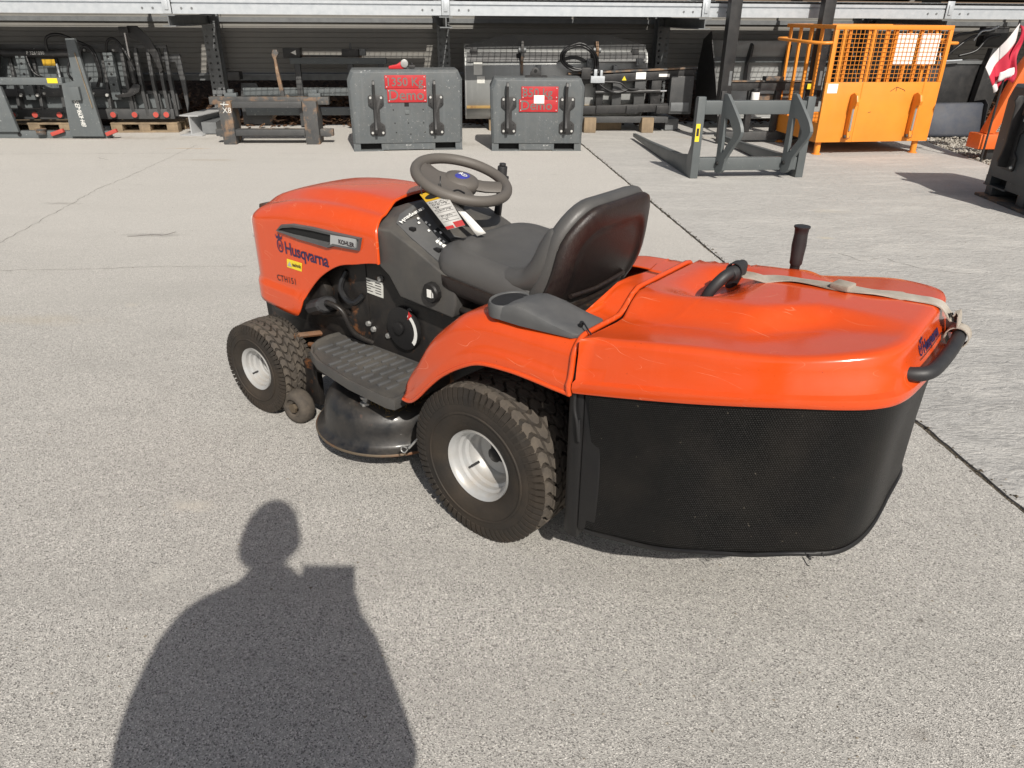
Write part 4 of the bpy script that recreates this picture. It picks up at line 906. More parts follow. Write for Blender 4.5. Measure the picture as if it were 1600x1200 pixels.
b = MB(); b.loft([back_ring(i_, t_, .66) for i_, t_ in ((.012, -.012), (.0, -.006), (-.004, .008), (.0, .022), (.010, .036), (.026, .043), (.046, .042), (.064, .035), (.082, .031), (.12, .029), (.15, .028))], True, True); b.build('backrest', 'vinyl', seat, smooth=60)
b = MB(); b.loft([back_ring(i_, t_, .632) for i_, t_ in ((.004, -.008), (-.002, -.016), (-.003, -.026), (.006, -.034), (.022, -.042), (.040, -.045), (.050, -.044), (.058, -.038), (.09, -.037), (.14, -.037))], True, True); b.build('back_shell', 'seat_shell', seat, smooth=60)
shell_pt = lambda u, z: back_map(u * .226, z, -.040)
b = MB(); b.tube([shell_pt(u, .735 - .018 * (1 - abs(u))) + Vector((-.004, 0, 0)) for u in frange(-.62, .62, 18)], .007, 8); b.build('shell_rib', 'seat_shell', seat, smooth=60)
b = MB(); b.tube([shell_pt(u, .915) for u in frange(-.66, .66, 18)], .004, 6); b.build('shell_crease', 'seat_shell', seat, smooth=60)
for sg in (1, -1):
    b = MB(); b.tube(catmull([(.15, sg * .178, .728), (.06, sg * .186, .734), (-.015, sg * .190, .748), (-.058, sg * .192, .790), (-.080, sg * .190, .850), (-.094, sg * .184, .90)], 7), lambda t: .012 + .028 * math.sin(math.pi * min(1, max(0, t))) ** .6, 14); b.build('side_bolster', 'vinyl', seat, smooth=60)
b = MB().box(-.16, .27, -.15, .15, .579, .628); b.build('seat_bracket', 'black_steel', seat, bevel=.01)
b = MB().tube(catmull([(.30, .19, .60), (.10, .205, .605), (-.10, .20, .61)], 5), .010, 8); b.build('seat_rail', 'black_steel', seat)
# ---- foot rests
def footrest(sg):
    z = .345; out = [(.885, .16), (.895, .21), (.888, .26), (.865, .305), (.82, .345), (.75, .375), (.55, .408), (.36, .418), (.33, .41), (.33, .16)]
    b = MB(); n = len(out); c = Vector((.58, .27))
    ring = lambda s, zz: [Vector((c.x + (x - c.x) * s, sg * (c.y + (y - c.y) * s), zz)) for x, y in out]
    b.loft([ring(1.0, z - .032), ring(1.012, z - .010), ring(1.0, z + .003), ring(.965, z + .004), ring(.94, z - .003)], True, True)
    fr = b.build('foot_rest', 'grey_plastic', mower, smooth=50)
    b = MB(); 
    b.loft([ring(.925, z - .006), ring(.92, z + .000)], True, True); mt = b.build('rubber_mat', 'grey_plastic', fr, smooth=30)
    b = MB()
    for i in range(11):
        x = .40 + i * .040
        for j, (y0, y1) in enumerate(((.185, .245), (.255, .315), (.325, .372))):
            if x > .70 and j == 2: continue
            xo = .012 if j % 2 else 0; y1_ = min(y1, .40 - .10 * max(0, x - .6))
            b.bar((x + xo, sg * y0, z + .002), (x + xo + .006, sg * y1_, z + .002), .011, .008)
    b.build('mat_ribs', 'tray_plastic', mt, bevel=.002)
footrest(1); footrest(-1)
# ---- pedal
b = MB()
pa, pb = Vector((.955, .205, .440)), Vector((.80, .245, .505)); dd = (pb - pa).normalized(); s_ = Vector((0, 0, 1)).cross(dd).normalized(); u_ = dd.cross(s_)
sec = [(.040 * math.cos(2 * math.pi * k / 22) * (1 + .05 * (k % 2)), .028 * math.sin(2 * math.pi * k / 22) * (1 + .05 * (k % 2))) for k in range(22)]
b.loft([[pa + dd * t * .115 + s_ * (x * q) + u_ * (y * q) for x, y in sec] for t, q in ((0, .7), (.06, 1), (1.0, 1), (1.06, .8))], True, True); ped = b.build('drive_pedal', 'handle_rubber', mower, smooth=25)
b = MB(); b.tube(catmull([pa + dd * .118, pa + dd * .155 + Vector((0, .01, .004)), (.765, .235, .48), (.735, .215, .40), (.70, .165, .355)], 6), .0095, 8); b.build('pedal_arm', 'black_steel', mower, smooth=60)
b = MB().cyl((.96, .17, .40), (.80, .17, .45), .012, n=8); b.build('pedal_shaft', 'black_steel', mower)
# ---- cutting deck
dk = bpy.data.objects.new('cutting_deck', None); COL.objects.link(dk); dk.parent = mower; dk.empty_display_size = .1; dk.location = (0, 0, .045)
cL = Vector((.60, .185)); RO = .235
def deck_outline(off, z):
    pts = []
    for k in range(0, 41):     # left dome from rear round the left to the front
        a = R(200 - 215 * k / 40); pts.append((cL.x + (RO + off) * math.cos(a), cL.y + (RO + off) * math.sin(a)))
    left = pts; right = [(x, -y) for x, y in pts[::-1]]
    return [Vector((x, y, z)) for x, y in left + right]
b = MB(); b.loft([deck_outline(.030, .050), deck_outline(.032, .058), deck_outline(.012, .066), deck_outline(.002, .075), deck_outline(.0, .12), deck_outline(-.006, .150), deck_outline(-.022, .176), deck_outline(-.05, .192), deck_outline(-.085, .196), deck_outline(-.12, .188)], True, True)
b.build('deck_shell', 'deck_paint', dk, smooth=50)
b = MB(); b.tube(deck_outline(.031, .054), .005, 6, closed=True); b.build('deck_rim', 'dirty_steel', dk, smooth=60)
for sg in (1, -1):
    b = MB(); b.lathe([(.0, .258), (.075, .258), (.088, .252), (.095, .22), (.105, .19)], 28, Matrix.Translation((cL.x, sg * (cL.y - .035), 0)) @ Matrix(((1, 0, 0, 0), (0, 0, 1, 0), (0, 1, 0, 0), (0, 0, 0, 1)))); b.build('spindle_cover', 'black_plastic', dk, smooth=40)
b = MB().prism([(.46, .19), (.78, .19), (.80, .215), (.74, .252), (.50, .258)], 1, .12, .30); b.build('belt_cover', 'black_plastic', dk, bevel=.012)
b = MB().cyl((.545, .345, .185), (.545, .345, .262), .011, n=12).cyl((.545, .345, .176), (.545, .345, .200), .020, n=6).cyl((.545, .345, .215), (.545, .345, .222), .018, n=16); b.build('deck_post', 'galvanised_small', dk)
b = MB(); rr = random.Random(9)
for i in range(420):
    x, y = rr.uniform(.40, .56), rr.uniform(.17, .36); z = .196 + rr.uniform(0, .030); a = rr.uniform(0, 6.28); l = rr.uniform(.008, .03)
    p = Vector((x, y, z)); q = p + Vector((math.cos(a) * l, math.sin(a) * l, rr.uniform(-.006, .012))); s = Vector((-math.sin(a), math.cos(a), 0)) * .0012
    b.add([p - s, p + s, q + s * .5, q - s * .5], [(0, 1, 2, 3)])
o = b.build('grass_clippings', 'dry_grass', dk, smooth=0); o['kind'] = 'stuff'
b = MB().box(.92, 1.005, .235, .26, .02, .19).box(.82, .935, .07, .26, .165, .195); b.build('gauge_bracket', 'black_steel', dk, bevel=.004)
gw = bpy.data.objects.new('gauge_wheel', None); COL.objects.link(gw); gw.parent = dk; gw.location = (.985, .312, .021); gw.empty_display_size = .05; gw.rotation_euler = (0, 0, R(4))
b = MB(); b.lathe([(.018, -.033), (.040, -.035), (.058, -.030), (.066, -.018), (.067, .0), (.066, .018), (.058, .029), (.048, .033), (.036, .030), (.033, .019), (.018, .016)], 32); b.build('roller', 'tread_rubber', gw, smooth=45)
b = MB().cyl((0, -.06, 0), (0, .030, 0), .012, n=12).cyl((0, .022, 0), (0, .032, 0), .019, n=6); b.build('roller_bolt', 'dirty_steel', gw)
b = MB().tube(catmull([(.30, .39, .135), (.24, .36, .21), (.12, .32, .30)], 5), .004, 6).tube(catmull([(.302, .394, .132), (.312, .398, .118), (.325, .400, .122), (.322, .398, .137), (.304, .394, .136)], 5), .0024, 6); b.build('lift_link', 'galvanised_small', dk, smooth=60)
b = MB().bar((.80, .20, .22), (.62, .12, .25), .03, .05).bar((.95, -.2, .20), (.95, .2, .20), .025, .04); b.build('deck_hanger', 'black_steel', dk, bevel=.003)

# ---- grass collector: lid and bag
HALF = [(-.336, .436), (-.45, .429), (-.56, .418), (-.66, .402), (-.75, .381), (-.83, .352), (-.90, .315), (-.952, .272), (-.980, .212), (-.991, .12), (-.994, .0)]
hp = catmull([Vector((x, y, 0)) for x, y in HALF], 6)
side_pts = [(p.x, p.y) for p in hp]
front_pts = [(-.336 + .010 * math.cos(math.pi * y / .87) ** 2, y) for y in frange(-.42, .42, 25)]
OUT = [(x, y) for x, y in side_pts] + [(x, -y) for x, y in side_pts[::-1][1:]] + front_pts[0:]
OC = Vector((-.62, 0))
def lid_top(x, y):
    edge = smoothinterp([-.97, -.85, -.72, -.60, -.45, -.33], [.820, .800, .776, .758, .736, .718], x) + .045 * y * sstep(-.85, -.55, x)
    cen = smoothinterp([-.97, -.85, -.70, -.55, -.45, -.33], [.822, .822, .818, .808, .796, .784], x)
    base = lerp(edge, cen, sstep(.250, .170, abs(y) + .10 * sstep(-.62, -.80, x)))
    plateau = 0.0
    scoop = -.045 * math.exp(-((x + .475) / .060) ** 2 - ((y - .0) / .115) ** 4)
    return base + plateau + scoop
def lid_zb(x): return smoothinterp([-.95, -.80, -.60, -.338], [.705, .692, .655, .602], x)
def ofs_w(x): return .28 if x > -.337 else 1 + .25 * sstep(-.80, -.97, x)
def lid_ring(d, f, top=False):
    """d: inward offset; f: 0 bottom edge .. 1 top"""
    pts = []
    for x, y in OUT:
        v = Vector((x, y)) - OC; l = v.length; k = (l - d * (ofs_w(x) if d > 0 else 1)) / l; q = OC + v * k
        zb = lid_zb(x); zt = lid_top(q.x, q.y)
        pts.append(Vector((q.x, q.y, zb + (zt - zb) * f)))
    return pts
rings = [lid_ring(.012, -.01), lid_ring(-.004, .0), lid_ring(-.008, .08), lid_ring(-.006, .20), lid_ring(.006, .255), lid_ring(.012, .5), lid_ring(.020, .72), lid_ring(.021, .88), lid_ring(.025, .95), lid_ring(.033, .99), lid_ring(.046, 1.0)]
for s in (.86, .80, .74, .68, .62, .56, .50, .44, .38, .32, .26, .20, .14, .08, .03):
    pts = []
    for x, y in OUT:
        v = Vector((x, y)) - OC; q = OC + v * min(s if x < -.337 else min(.96, s + .1 * s), (v.length - (.046 * ofs_w(x) + .004)) / v.length); pts.append(Vector((q.x, q.y, lid_top(q.x, q.y))))
    rings.append(pts)
coll = bpy.data.objects.new('grass_collector', None); COL.objects.link(coll); coll.parent = mower; coll.empty_display_size = .1
b = MB(); b.loft(rings, True, False); b.f.append(tuple(range((len(rings) - 1) * len(OUT), len(rings) * len(OUT))))
lid = b.build('collector_lid', 'orange_plastic', coll, smooth=50)
bm_ = bmesh.new(); bm_.from_mesh(lid.data); LIDT = BVHTree.FromBMesh(bm_); bm_.free()
def lid_hit(x, y):
    h = LIDT.ray_cast(Vector((x, y, 1.5)), Vector((0, 0, -1))); return h[0].z if h[0] is not None else None
# bag
b = MB(); zl = [0, .03, .1, .25, .45, .65, .82, .93, 1.0]
bagout = [p for p in side_pts] + [(x, -y) for x, y in side_pts[::-1][1:]]
bagout = [(x + .0, y) for x, y in bagout if x < -.365]; 
bagout = [(-.365, .414)] + bagout + [(-.365, -.414)]
def bag_zb(x): return smoothinterp([-.95, -.85, -.70, -.55, -.40, -.36], [.328, .314, .272, .236, .208, .205], x)
uv = []; per = 0; ring_uv = []
def bag_pt(i, f):
    x, y = bagout[i]; v = Vector((x, y)) - OC; ins = .005 + .016 * (1 - f) + .010 * math.sin(math.pi * f) + .005 * math.sin(i * .33 + 2.1 * f) * math.sin(math.pi * min(1, f + .1)); q = OC + v * ((v.length - ins) / v.length)
    z0, z1 = bag_zb(x), lid_zb(x) + .02; wv = .003 * math.sin(i * .55) * (1 - f)
    return Vector((q.x, q.y, z0 + (z1 - z0) * f + (.0025 * math.sin(i * .42) if f == 0 else 0))) + Vector((0, 0, 0))
acc = [0.0]
for i in range(1, len(bagout)): acc.append(acc[-1] + math.dist(bagout[i], bagout[i - 1]))
nb = len(bagout); b.grid(lambda i, f: bag_pt(i, f), list(range(nb)), zl); uv = [(acc[i], f * .4) for i in range(nb) for f in zl]
bag = b.build('bag_mesh', None or 'black_plastic', coll, smooth=70, uv=uv, recalc=False, solid=.004)
m = bpy.data.materials.new('bag_weave'); m.use_nodes = True; nt = m.node_tree; nt.nodes.clear(); L = nt.links.new
out_ = _n(nt, 'ShaderNodeOutputMaterial'); bs = _n(nt, 'ShaderNodeBsdfPrincipled'); L(bs.outputs[0], out_.inputs[0])
tc = _n(nt, 'ShaderNodeTexCoord'); br = _n(nt, 'ShaderNodeTexBrick'); L(tc.outputs['UV'], br.inputs['Vector'])
br.offset = 0.5; br.inputs['Scale'].default_value = 1.0; br.inputs['Brick Width'].default_value = .0054; br.inputs['Row Height'].default_value = .0048; br.inputs['Mortar Size'].default_value = .0012; br.inputs['Mortar Smooth'].default_value = .6
br.inputs['Color1'].default_value = (.022, .0214, .021, 1); br.inputs['Color2'].default_value = (.014, .0137, .0134, 1); br.inputs['Mortar'].default_value = (.0015, .0015, .0015, 1)
nz = _n(nt, 'ShaderNodeTexNoise'); nz.inputs['Scale'].default_value = 7; nz.inputs['Detail'].default_value = 7; L(tc.outputs['Object'], nz.inputs['Vector'])
mr = _n(nt, 'ShaderNodeMapRange'); mr.inputs['From Min'].default_value = .45; mr.inputs['From Max'].default_value = .8; mr.inputs['To Max'].default_value = .35; L(nz.outputs['Fac'], mr.inputs['Value'])
mx = _n(nt, 'ShaderNodeMix', data_type='RGBA'); L(mr.outputs[0], mx.inputs['Factor']); L(br.outputs['Color'], mx.inputs['A']); mx.inputs['B'].default_value = (.035, .030, .025, 1)
n3 = _n(nt, 'ShaderNodeTexNoise'); n3.inputs['Scale'].default_value = 90; n3.inputs['Detail'].default_value = 2; L(tc.outputs['Object'], n3.inputs['Vector'])
m3 = _n(nt, 'ShaderNodeMapRange'); m3.inputs['From Min'].default_value = .74; m3.inputs['From Max'].default_value = .78; m3.inputs['To Max'].default_value = .6; L(n3.outputs['Fac'], m3.inputs['Value'])
mx2 = _n(nt, 'ShaderNodeMix', data_type='RGBA'); L(m3.outputs[0], mx2.inputs['Factor']); L(mx.outputs['Result'], mx2.inputs['A']); mx2.inputs['B'].default_value = (.16, .14, .11, 1)
L(mx2.outputs['Result'], bs.inputs['Base Color']); bs.inputs['Roughness'].default_value = .40; bs.inputs['Specular IOR Level'].default_value = .20
bp = _n(nt, 'ShaderNodeBump'); bp.inputs['Distance'].default_value = .0012; L(br.outputs['Fac'], bp.inputs['Height']); bp.invert = True; L(bp.outputs[0], bs.inputs['Normal'])
bag.data.materials[0] = m
b = MB(); bot = [bag_pt(i, 0) + Vector((0, 0, .002)) for i in range(nb)]; b.add(bot, [tuple(range(nb))]); b.build('bag_floor', 'black_plastic', coll, smooth=0)
b = MB(); b.tube([bag_pt(i, 0) + Vector((0, 0, -.001)) for i in range(nb)], .006, 6); b.build('bag_hem', 'black_plastic', coll, smooth=60)
b = MB(); b.tube([bag_pt(i, 1.0) + Vector((0, 0, -.012)) for i in range(nb)], .010, 6); b.build('bag_frame', 'black_steel', coll, smooth=60)
for sg in (1, -1):
    b = MB().prism([(-.352, sg * 0.3750), (-.352, sg * 0.4180), (-.338, sg * 0.4210), (-.322, sg * 0.4180), (-.304, sg * 0.4060), (-.304, sg * 0.3750)], 2, .172, .612); b.build('bag_post', 'black_plastic', coll, bevel=.003)
    b = MB().prism([(-.405, sg * 0.4065), (-.402, sg * 0.4115), (-.355, sg * 0.4165), (-.353, sg * 0.4080)], 2, .200, .615); b.build('bag_seam', 'black_plastic', coll, bevel=.002)
b = MB().box(-.352, -.340, -.374, .374, .19, .60); b.build('bag_front', 'black_plastic', coll)
b = MB(); b.tube(catmull([(-.332, .423, .615), (-.334, .428, .56), (-.345, .430, .52), (-.352, .428, .47), (-.347, .426, .53)], 5), .004, 6); b.build('loose_tape', 'hose_black', coll)
# frayed threads at the lower rear corner
b = MB(); rr = random.Random(4)
i0 = min(range(nb), key=lambda i: (bagout[i][0] + .87) ** 2 + (bagout[i][1] - .26) ** 2)
for k in range(7):
    p = bag_pt(i0 + rr.randint(-1, 2), 0) + Vector((rr.uniform(-.02, .02), rr.uniform(-.02, .02), .004)); q = p + Vector((rr.uniform(-.02, .01), rr.uniform(-.01, .02), rr.uniform(-.012, .004)))
    b.tube([p, (p + q) / 2 + Vector((rr.uniform(-.01, .01), 0, -.008)), q], .0013, 4)
b.build('frayed_threads', 'hose_black', coll, smooth=60)
# lifting handle in its scoop
hz0 = .755; b = MB(); path = catmull([(-.475, .092, hz0), (-.492, .090, .796), (-.512, .066, .830), (-.522, .02, .839), (-.512, -.045, .834), (-.492, -.072, .798), (-.475, -.076, hz0)], 7)
b.tube(path, .0138, 12); b.xf(Matrix.Identity(4)); b.build('lid_handle', 'handle_rubber', coll, smooth=60)
b = MB().cyl((-.518, .045, .832), (-.528, .005, .838), .0185, .0185, n=14); b.build('handle_sleeve', 'handle_rubber', coll, bevel=.004)
# emptying lever standing in the lid
lx, ly = -.592, -.205; lz = lid_hit(lx, ly)
b = MB().cyl((lx, ly, lz - .02), (lx - .002, ly, lz + .035), .0125, n=14); b.build('emptying_lever', 'black_plastic', coll)
b = MB(); b.lathe([(.014, .028), (.016, .032), (.0165, .05), (.0185, .080), (.0170, .110), (.0180, .124), (.0205, .127), (.0205, .131), (.0, .132)], 20, Matrix.Translation((lx - .002, ly, lz)) @ Matrix(((1, 0, 0, 0), (0, 0, 1, 0), (0, 1, 0, 0), (0, 0, 0, 1)))); b.build('lever_grip', 'handle_rubber', coll, smooth=40)
# rear grab handle
rhz = .755; b = MB(); rp = catmull([(-.94, .175, rhz - .01), (-.985, .170, rhz - .004), (-1.010, .135, rhz), (-1.018, 0, rhz + .003), (-1.010, -.135, rhz), (-.985, -.170, rhz - .004), (-.94, -.175, rhz - .01)], 7)
b.tube(rp, .0150, 12); b.build('rear_handle', 'handle_rubber', coll, smooth=60)
# lettering on the rear of the lid
def rear_map(x, y):
    yy = .11 - x * .985; z = .765 + y
    h = LIDT.ray_cast(Vector((-1.5, yy, z)), Vector((1, 0, 0))); px = h[0].x if h[0] is not None else -.90
    return Vector((px - .0015, yy, z))
text_on('lettering', 'Husqvarna', .034, 'navy_print', coll, lambda x, y: rear_map(x + .03, y), bold=.0012, spacing=.95)
crown_logo(lambda x, y: rear_map(x + .012, y), .042).build('crown_emblem', 'navy_print', coll, smooth=0, recalc=False)
b = MB(); b.add([rear_map(x, y) for x in frange(0.0, .205, 12) for y in (-.0068, -.0045)], [(2 * k, 2 * k + 2, 2 * k + 3, 2 * k + 1) for k in range(11)]); b.build('lettering_underline', 'dark_print', coll, smooth=0)

# ---- webbing strap tied from the lid handle to the rear handle (lies on the mower, not part of it)
def ribbon(name, path, wdt, m, parent, nrm, th=.0025):
    P = [Vector(p) for p in path]; rings = []
    for i, p in enumerate(P):
        d = (P[min(i + 1, len(P) - 1)] - P[max(i - 1, 0)]).normalized(); n = nrm(i / (len(P) - 1), p); s = d.cross(n).normalized(); n = s.cross(d)
        rings.append([p + s * (wdt / 2) + n * th / 2, p - s * (wdt / 2) + n * th / 2, p - s * (wdt / 2) - n * th / 2, p + s * (wdt / 2) - n * th / 2])
    return MB().loft(rings, True, True).build(name, m, parent, smooth=50)
strap = thing('webbing_strap', 'dirty beige webbing strap tied between the lid handle and the rear handle', 'strap', MO, MYAW)
kp = [(-.530, .02), (-.56, -.02), (-.62, -.055), (-.68, -.06), (-.74, -.055), (-.79, -.06), (-.83, -.068), (-.87, -.078), (-.91, -.086), (-.945, -.092)]
pp = []
for p in catmull([Vector((x, y, 0)) for x, y in kp], 6):
    z = lid_hit(p.x, p.y)
    if z is None or (p.x < -.90 and z < .79): break
    z += .005; z = max(z, .840 - (abs(p.x) - .50) * .34) if p.x > -.62 else z
    pp.append(Vector((p.x, p.y, z)))
zr = pp[-1].z; xr_ = pp[-1].x
pp += catmull([pp[-1], Vector((xr_ - .022, -.094, zr - .006)), Vector((xr_ - .045, -.097, zr - .030)), Vector((-1.002, -.10, .808)), Vector((-1.008, -.10, .780))], 5)[1:]
ribbon('webbing', pp, .041, 'strap_webbing', strap, lambda t, p: Vector((lerp(-.15, -1.0, sstep(.66, .92, t)), 0.1 * math.sin(t * 23) * (t < .6), lerp(1.0, .45, sstep(.66, .92, t)))))
lp = [Vector((-1.012 + .024 * math.cos(a), -.10, .755 + .024 * math.sin(a))) for a in [R(k) for k in range(20, 381, 20)]]
ribbon('handle_loop', lp, .036, 'strap_webbing', strap, lambda t, p: (p - Vector((-1.012, -.10, .755))).normalized())
b = MB().box(-.022, .022, -.024, .024, -.002, .012, Matrix.Translation(pp[26] if len(pp) > 30 else pp[-8]) @ Matrix.Rotation(R(-8), 4, 'Z')); b.build('buckle', 'strap_webbing', strap, bevel=.005)
b = MB(); rr = random.Random(2)
for k in range(9):
    p = Vector((-.98 + rr.uniform(-.01, .01), -.10 + rr.uniform(-.02, .02), .725)); q = p + Vector((rr.uniform(-.02, .02), rr.uniform(-.02, .02), -rr.uniform(.01, .03))); b.tube([p, (p + q) / 2 + Vector((.004, 0, 0)), q], .0008, 4)
b.build('frayed_end', 'hose_black', strap)
lp = [Vector((-.506, y, .846)) for y in ()]
b = MB(); ring_path = [Vector((-.522 + .0205 * math.cos(a), .018, 0.838 + .0205 * math.sin(a))) for a in [R(k) for k in range(0, 361, 20)]]
ribbon('handle_wrap', ring_path, .030, 'handle_rubber', strap, lambda t, p: (p - Vector((-.522, .018, .838))).normalized())

# ---- price tag hanging from the steering wheel
tagT = thing('price_tag', 'hanging card price tag with yellow header and handwriting on the steering wheel', 'price tag', MO, MYAW)
tx0 = mpx(655, 302, 1, .16)
T = [mpx(u, v, 1, w_) for u, v, w_ in ((656, 304, .165), (692, 294, .125), (727, 352, .155), (699, 359, .195))]
def tagq(s, t, o=0.0):
    p = T[0].lerp(T[1], s).lerp(T[3].lerp(T[2], s), t); n = (T[1] - T[0]).cross(T[3] - T[0]).normalized()
    if n.y < 0: n = -n
    return p + n * (o + .006 * math.sin(math.pi * t))
def tagpatch(name, s0, s1, t0, t1, m, o, par=None, th=.0):
    b = MB(); ts_ = frange(t0, t1, 7); b.grid(lambda t, s: tagq(s, t, o), ts_, [s0, (s0 + s1) / 2, s1]); return b.build(name, m, par or tagT, smooth=60, solid=th)
tagpatch('card', 0, 1, 0, 1, 'shaded_tag_card', 0, th=.0012); tagpatch('header', 0.0, 1, 0, .25, 'tag_yellow', .0012)
tagpatch('red_band', 0, .42, .93, 1, 'tag_red', .0012); tagpatch('red_block', .5, 1.0, .87, 1, 'tag_red', .0014)
n = 20; b = MB(); el = [tagq(.5 + .42 * math.cos(2 * math.pi * k / n), .135 + .07 * math.sin(2 * math.pi * k / n) - .02 * math.cos(2 * math.pi * k / n), .0026) for k in range(n)]; b.add(el, [tuple(range(n))]); b.build('header_oval', 'tag_black', tagT, smooth=0)
b = MB(); rr = random.Random(14)      # handwriting too small to read: loose pen strokes on the ruled lines
for k_, (s0, s1) in enumerate(((.10, .78), (.16, .80), (.20, .38), (.12, .82), (.0, .0), (.18, .72), (.30, .42))):
    s_ = s0
    while s_ < s1:
        t0 = .335 + k_ * .078; pts_ = [(s_ + rr.uniform(0, .03), t0 - rr.uniform(.0, .055)) for _ in range(4)]
        for q0, q1 in zip(pts_[:-1], pts_[1:]):
            dx, dy = q1[0] - q0[0], q1[1] - q0[1]; l_ = math.hypot(dx, dy) + 1e-6; ox, oy = -dy / l_ * .009, dx / l_ * .006
            b.add([tagq(q0[0] - ox, q0[1] - oy, .0018), tagq(q1[0] - ox, q1[1] - oy, .0018), tagq(q1[0] + ox, q1[1] + oy, .0018), tagq(q0[0] + ox, q0[1] + oy, .0018)], [(0, 1, 2, 3)])
        s_ += .062
b.build('handwriting', 'tag_black', tagT, smooth=0, recalc=False)
b = MB()
for k in range(7): t = .35 + k * .078; b.add([tagq(.08, t, .0012), tagq(.92, t, .0012), tagq(.92, t + .006, .0012), tagq(.08, t + .006, .0012)], [(0, 1, 2, 3)])
b.build('ruled_lines', 'grey_plastic', tagT, smooth=0)
for s in (.08, .92):
    p = tagq(s, .02); b = MB().tube(catmull([p, p + Vector((.004, 0, .02)), p + Vector((.012, -.01, .035))], 4), .0018, 6); b.build('tag_tie', 'hose_black', tagT)
# white paper strip tied behind the tag
stripT = thing('paper_strip', 'narrow white paper strip hanging beside the price tag', 'paper strip', MO, MYAW)
q = [mpx(u, v, 1, w_) for u, v, w_ in ((700, 312, .10), (712, 318, .09), (760, 364, .05), (746, 369, .07))]
b = MB(); b.grid(lambda t, s: q[0].lerp(q[1], s).lerp(q[3].lerp(q[2], s), t) + Vector((0, .01 * math.sin(3 * t), .012 * math.sin(math.pi * t))), frange(0, 1, 9), [0, .5, 1]); b.build('paper', 'white_paper', stripT, smooth=60, solid=.001)
b = MB().tube(catmull([mpx(698, 318, 1, .105), mpx(703, 304, 1, .11), mpx(714, 297, 1, .10), mpx(726, 302, 1, .08)], 5), .003, 6); b.build('cable_tie', 'hose_black', stripT, smooth=60)
# ------------------------------------------------------------------ yard attachments (local x right, y away from the camera, z up)
def base(name, label, cat, u=None, v=None, yaw=0.0, loc=None, group=None):
    p = gnd(u, v) if loc is None else Vector(loc)
    return thing(name, label, cat, (p.x, p.y, p.z if loc is not None else 0.0), R(yaw), group)
def bolt(p, r, parent, d=(0, -1, 0), m='bolt_zinc', h=.008):
    p = Vector(p); return MB().cyl(p, p + Vector(d) * h, r, r * .8, n=8).build('bolt', m, parent)
def front_text(body, x, z, size, m, parent, y, name='lettering', bold=0.0, up=(0, 0, 1), right=(1, 0, 0), spacing=1.0, shear=0.0):
    return text_on(name, body, size, m, parent, plane_map((x, y, z), right, up), bold, 'LEFT', shear, spacing)
# ---- ballast blocks
def ballast(name, label, u, v, yaw, W, H, D, hooks, mat_, plates, loc=None, hz=(.17, .60), hooktop=.75):
    t = base(name, label, 'ballast block', u, v, yaw, loc)
    ch = .055; zb = .085
    prof = [(.0, zb), (W, zb), (W + .012, H - ch - .04), (W - ch * .6, H), (ch * .6, H), (-.012, H - ch - .04)]
    b = MB(); c = .03
    ins = lambda k, y: [(x + (k if x < W / 2 else -k), y, z if z < .2 else z - k * .8) for x, z in prof]
    b.loft([ins(c, 0.0), ins(0, c), ins(0, D - c), ins(c, D)], True, True); b.build('block_body', mat_, t, bevel=.006)
    # fork pockets in the foot
    f = MB(); px = [(0.0, .085), (.085 + .225, W - .31), (W - .085, W)]
    for x0, x1 in px: f.box(x0 + .004, x1 - .004, .012, D - .01, .012, zb - .001)
    f.build('foot', mat_, t)
    for x0 in (.0, W - .335): MB().box(x0 + .0, x0 + .335, .004, D - .004, .0, .0118).build('foot_plate', mat_, t)
    for x0 in (.086, W - .309): MB().box(x0, x0 + .223, .10, D - .1, .0125, zb - .002).build('fork_pocket', 'void_black', t)
    for hx_ in hooks:
        k = bpy.data.objects.new('hook_mount', None); COL.objects.link(k); k.parent = t; k.location = (hx_, 0, 0); k.empty_display_size = .1
        z0, z1 = hz; pw = .085; ph = .125
        pl = [(-pw, z1 - ph + .02), (-pw + .02, z1 - ph), (-pw * .42, z1 - ph - .02), (-pw * .42, z0 + ph + .02), (-pw + .02, z0 + ph), (-pw, z0 + ph - .02), (-pw, z0 + .02), (-pw + .02, z0), (pw - .02, z0), (pw, z0 + .02), (pw, z0 + ph - .02), (pw - .02, z0 + ph), (pw * .42, z0 + ph + .02), (pw * .42, z1 - ph - .02), (pw - .02, z1 - ph), (pw, z1 - ph + .02), (pw, z1 - .02), (pw - .02, z1), (-pw + .02, z1), (-pw, z1 - .02)]
        MB().prism(pl, 1, -.016, -.0005).build('hook_plate', 'implement_black', k, bevel=.003)
        hk = [(-.016, z0 + .02), (-.016, hooktop - .10), (-.02, hooktop - .02), (-.05, hooktop), (-.085, hooktop - .005), (-.10, hooktop - .04), (-.085, hooktop - .08), (-.075, z0 + .22), (-.085, z0 + .12), (-.10, z0 + .07), (-.09, z0 + .03)]
        MB().prism(hk, 0, -.028, -.001).build('hook', 'implement_black', k, bevel=.004)
        for bx in (-.058, .058):
            for bz in (z0 + .03, z1 - .03): bolt((bx, -.016, bz), .015, k)
            for bz in (z0 + ph - .03, z1 - ph + .03): bolt((bx, -.0162, bz), .007, k, m='void_black', h=.001)
    for (x0, x1, z0, z1, txt, ts_, tx, tz) in plates:
        s = MB().box(x0, x1, -.012, -.0005, z0, z1).build('sign_plate', 'sign_red', t, bevel=.002)
        if txt: front_text(txt, tx, tz, ts_, 'sign_text', s, -.0135, 'sign_lettering', bold=.0012, spacing=1.0)
        for bx in (x0 + .018, x1 - .018):
            for bz in (z0 + .018, z1 - .018): bolt((bx, -.012, bz), .007, t, h=.003)
    return t
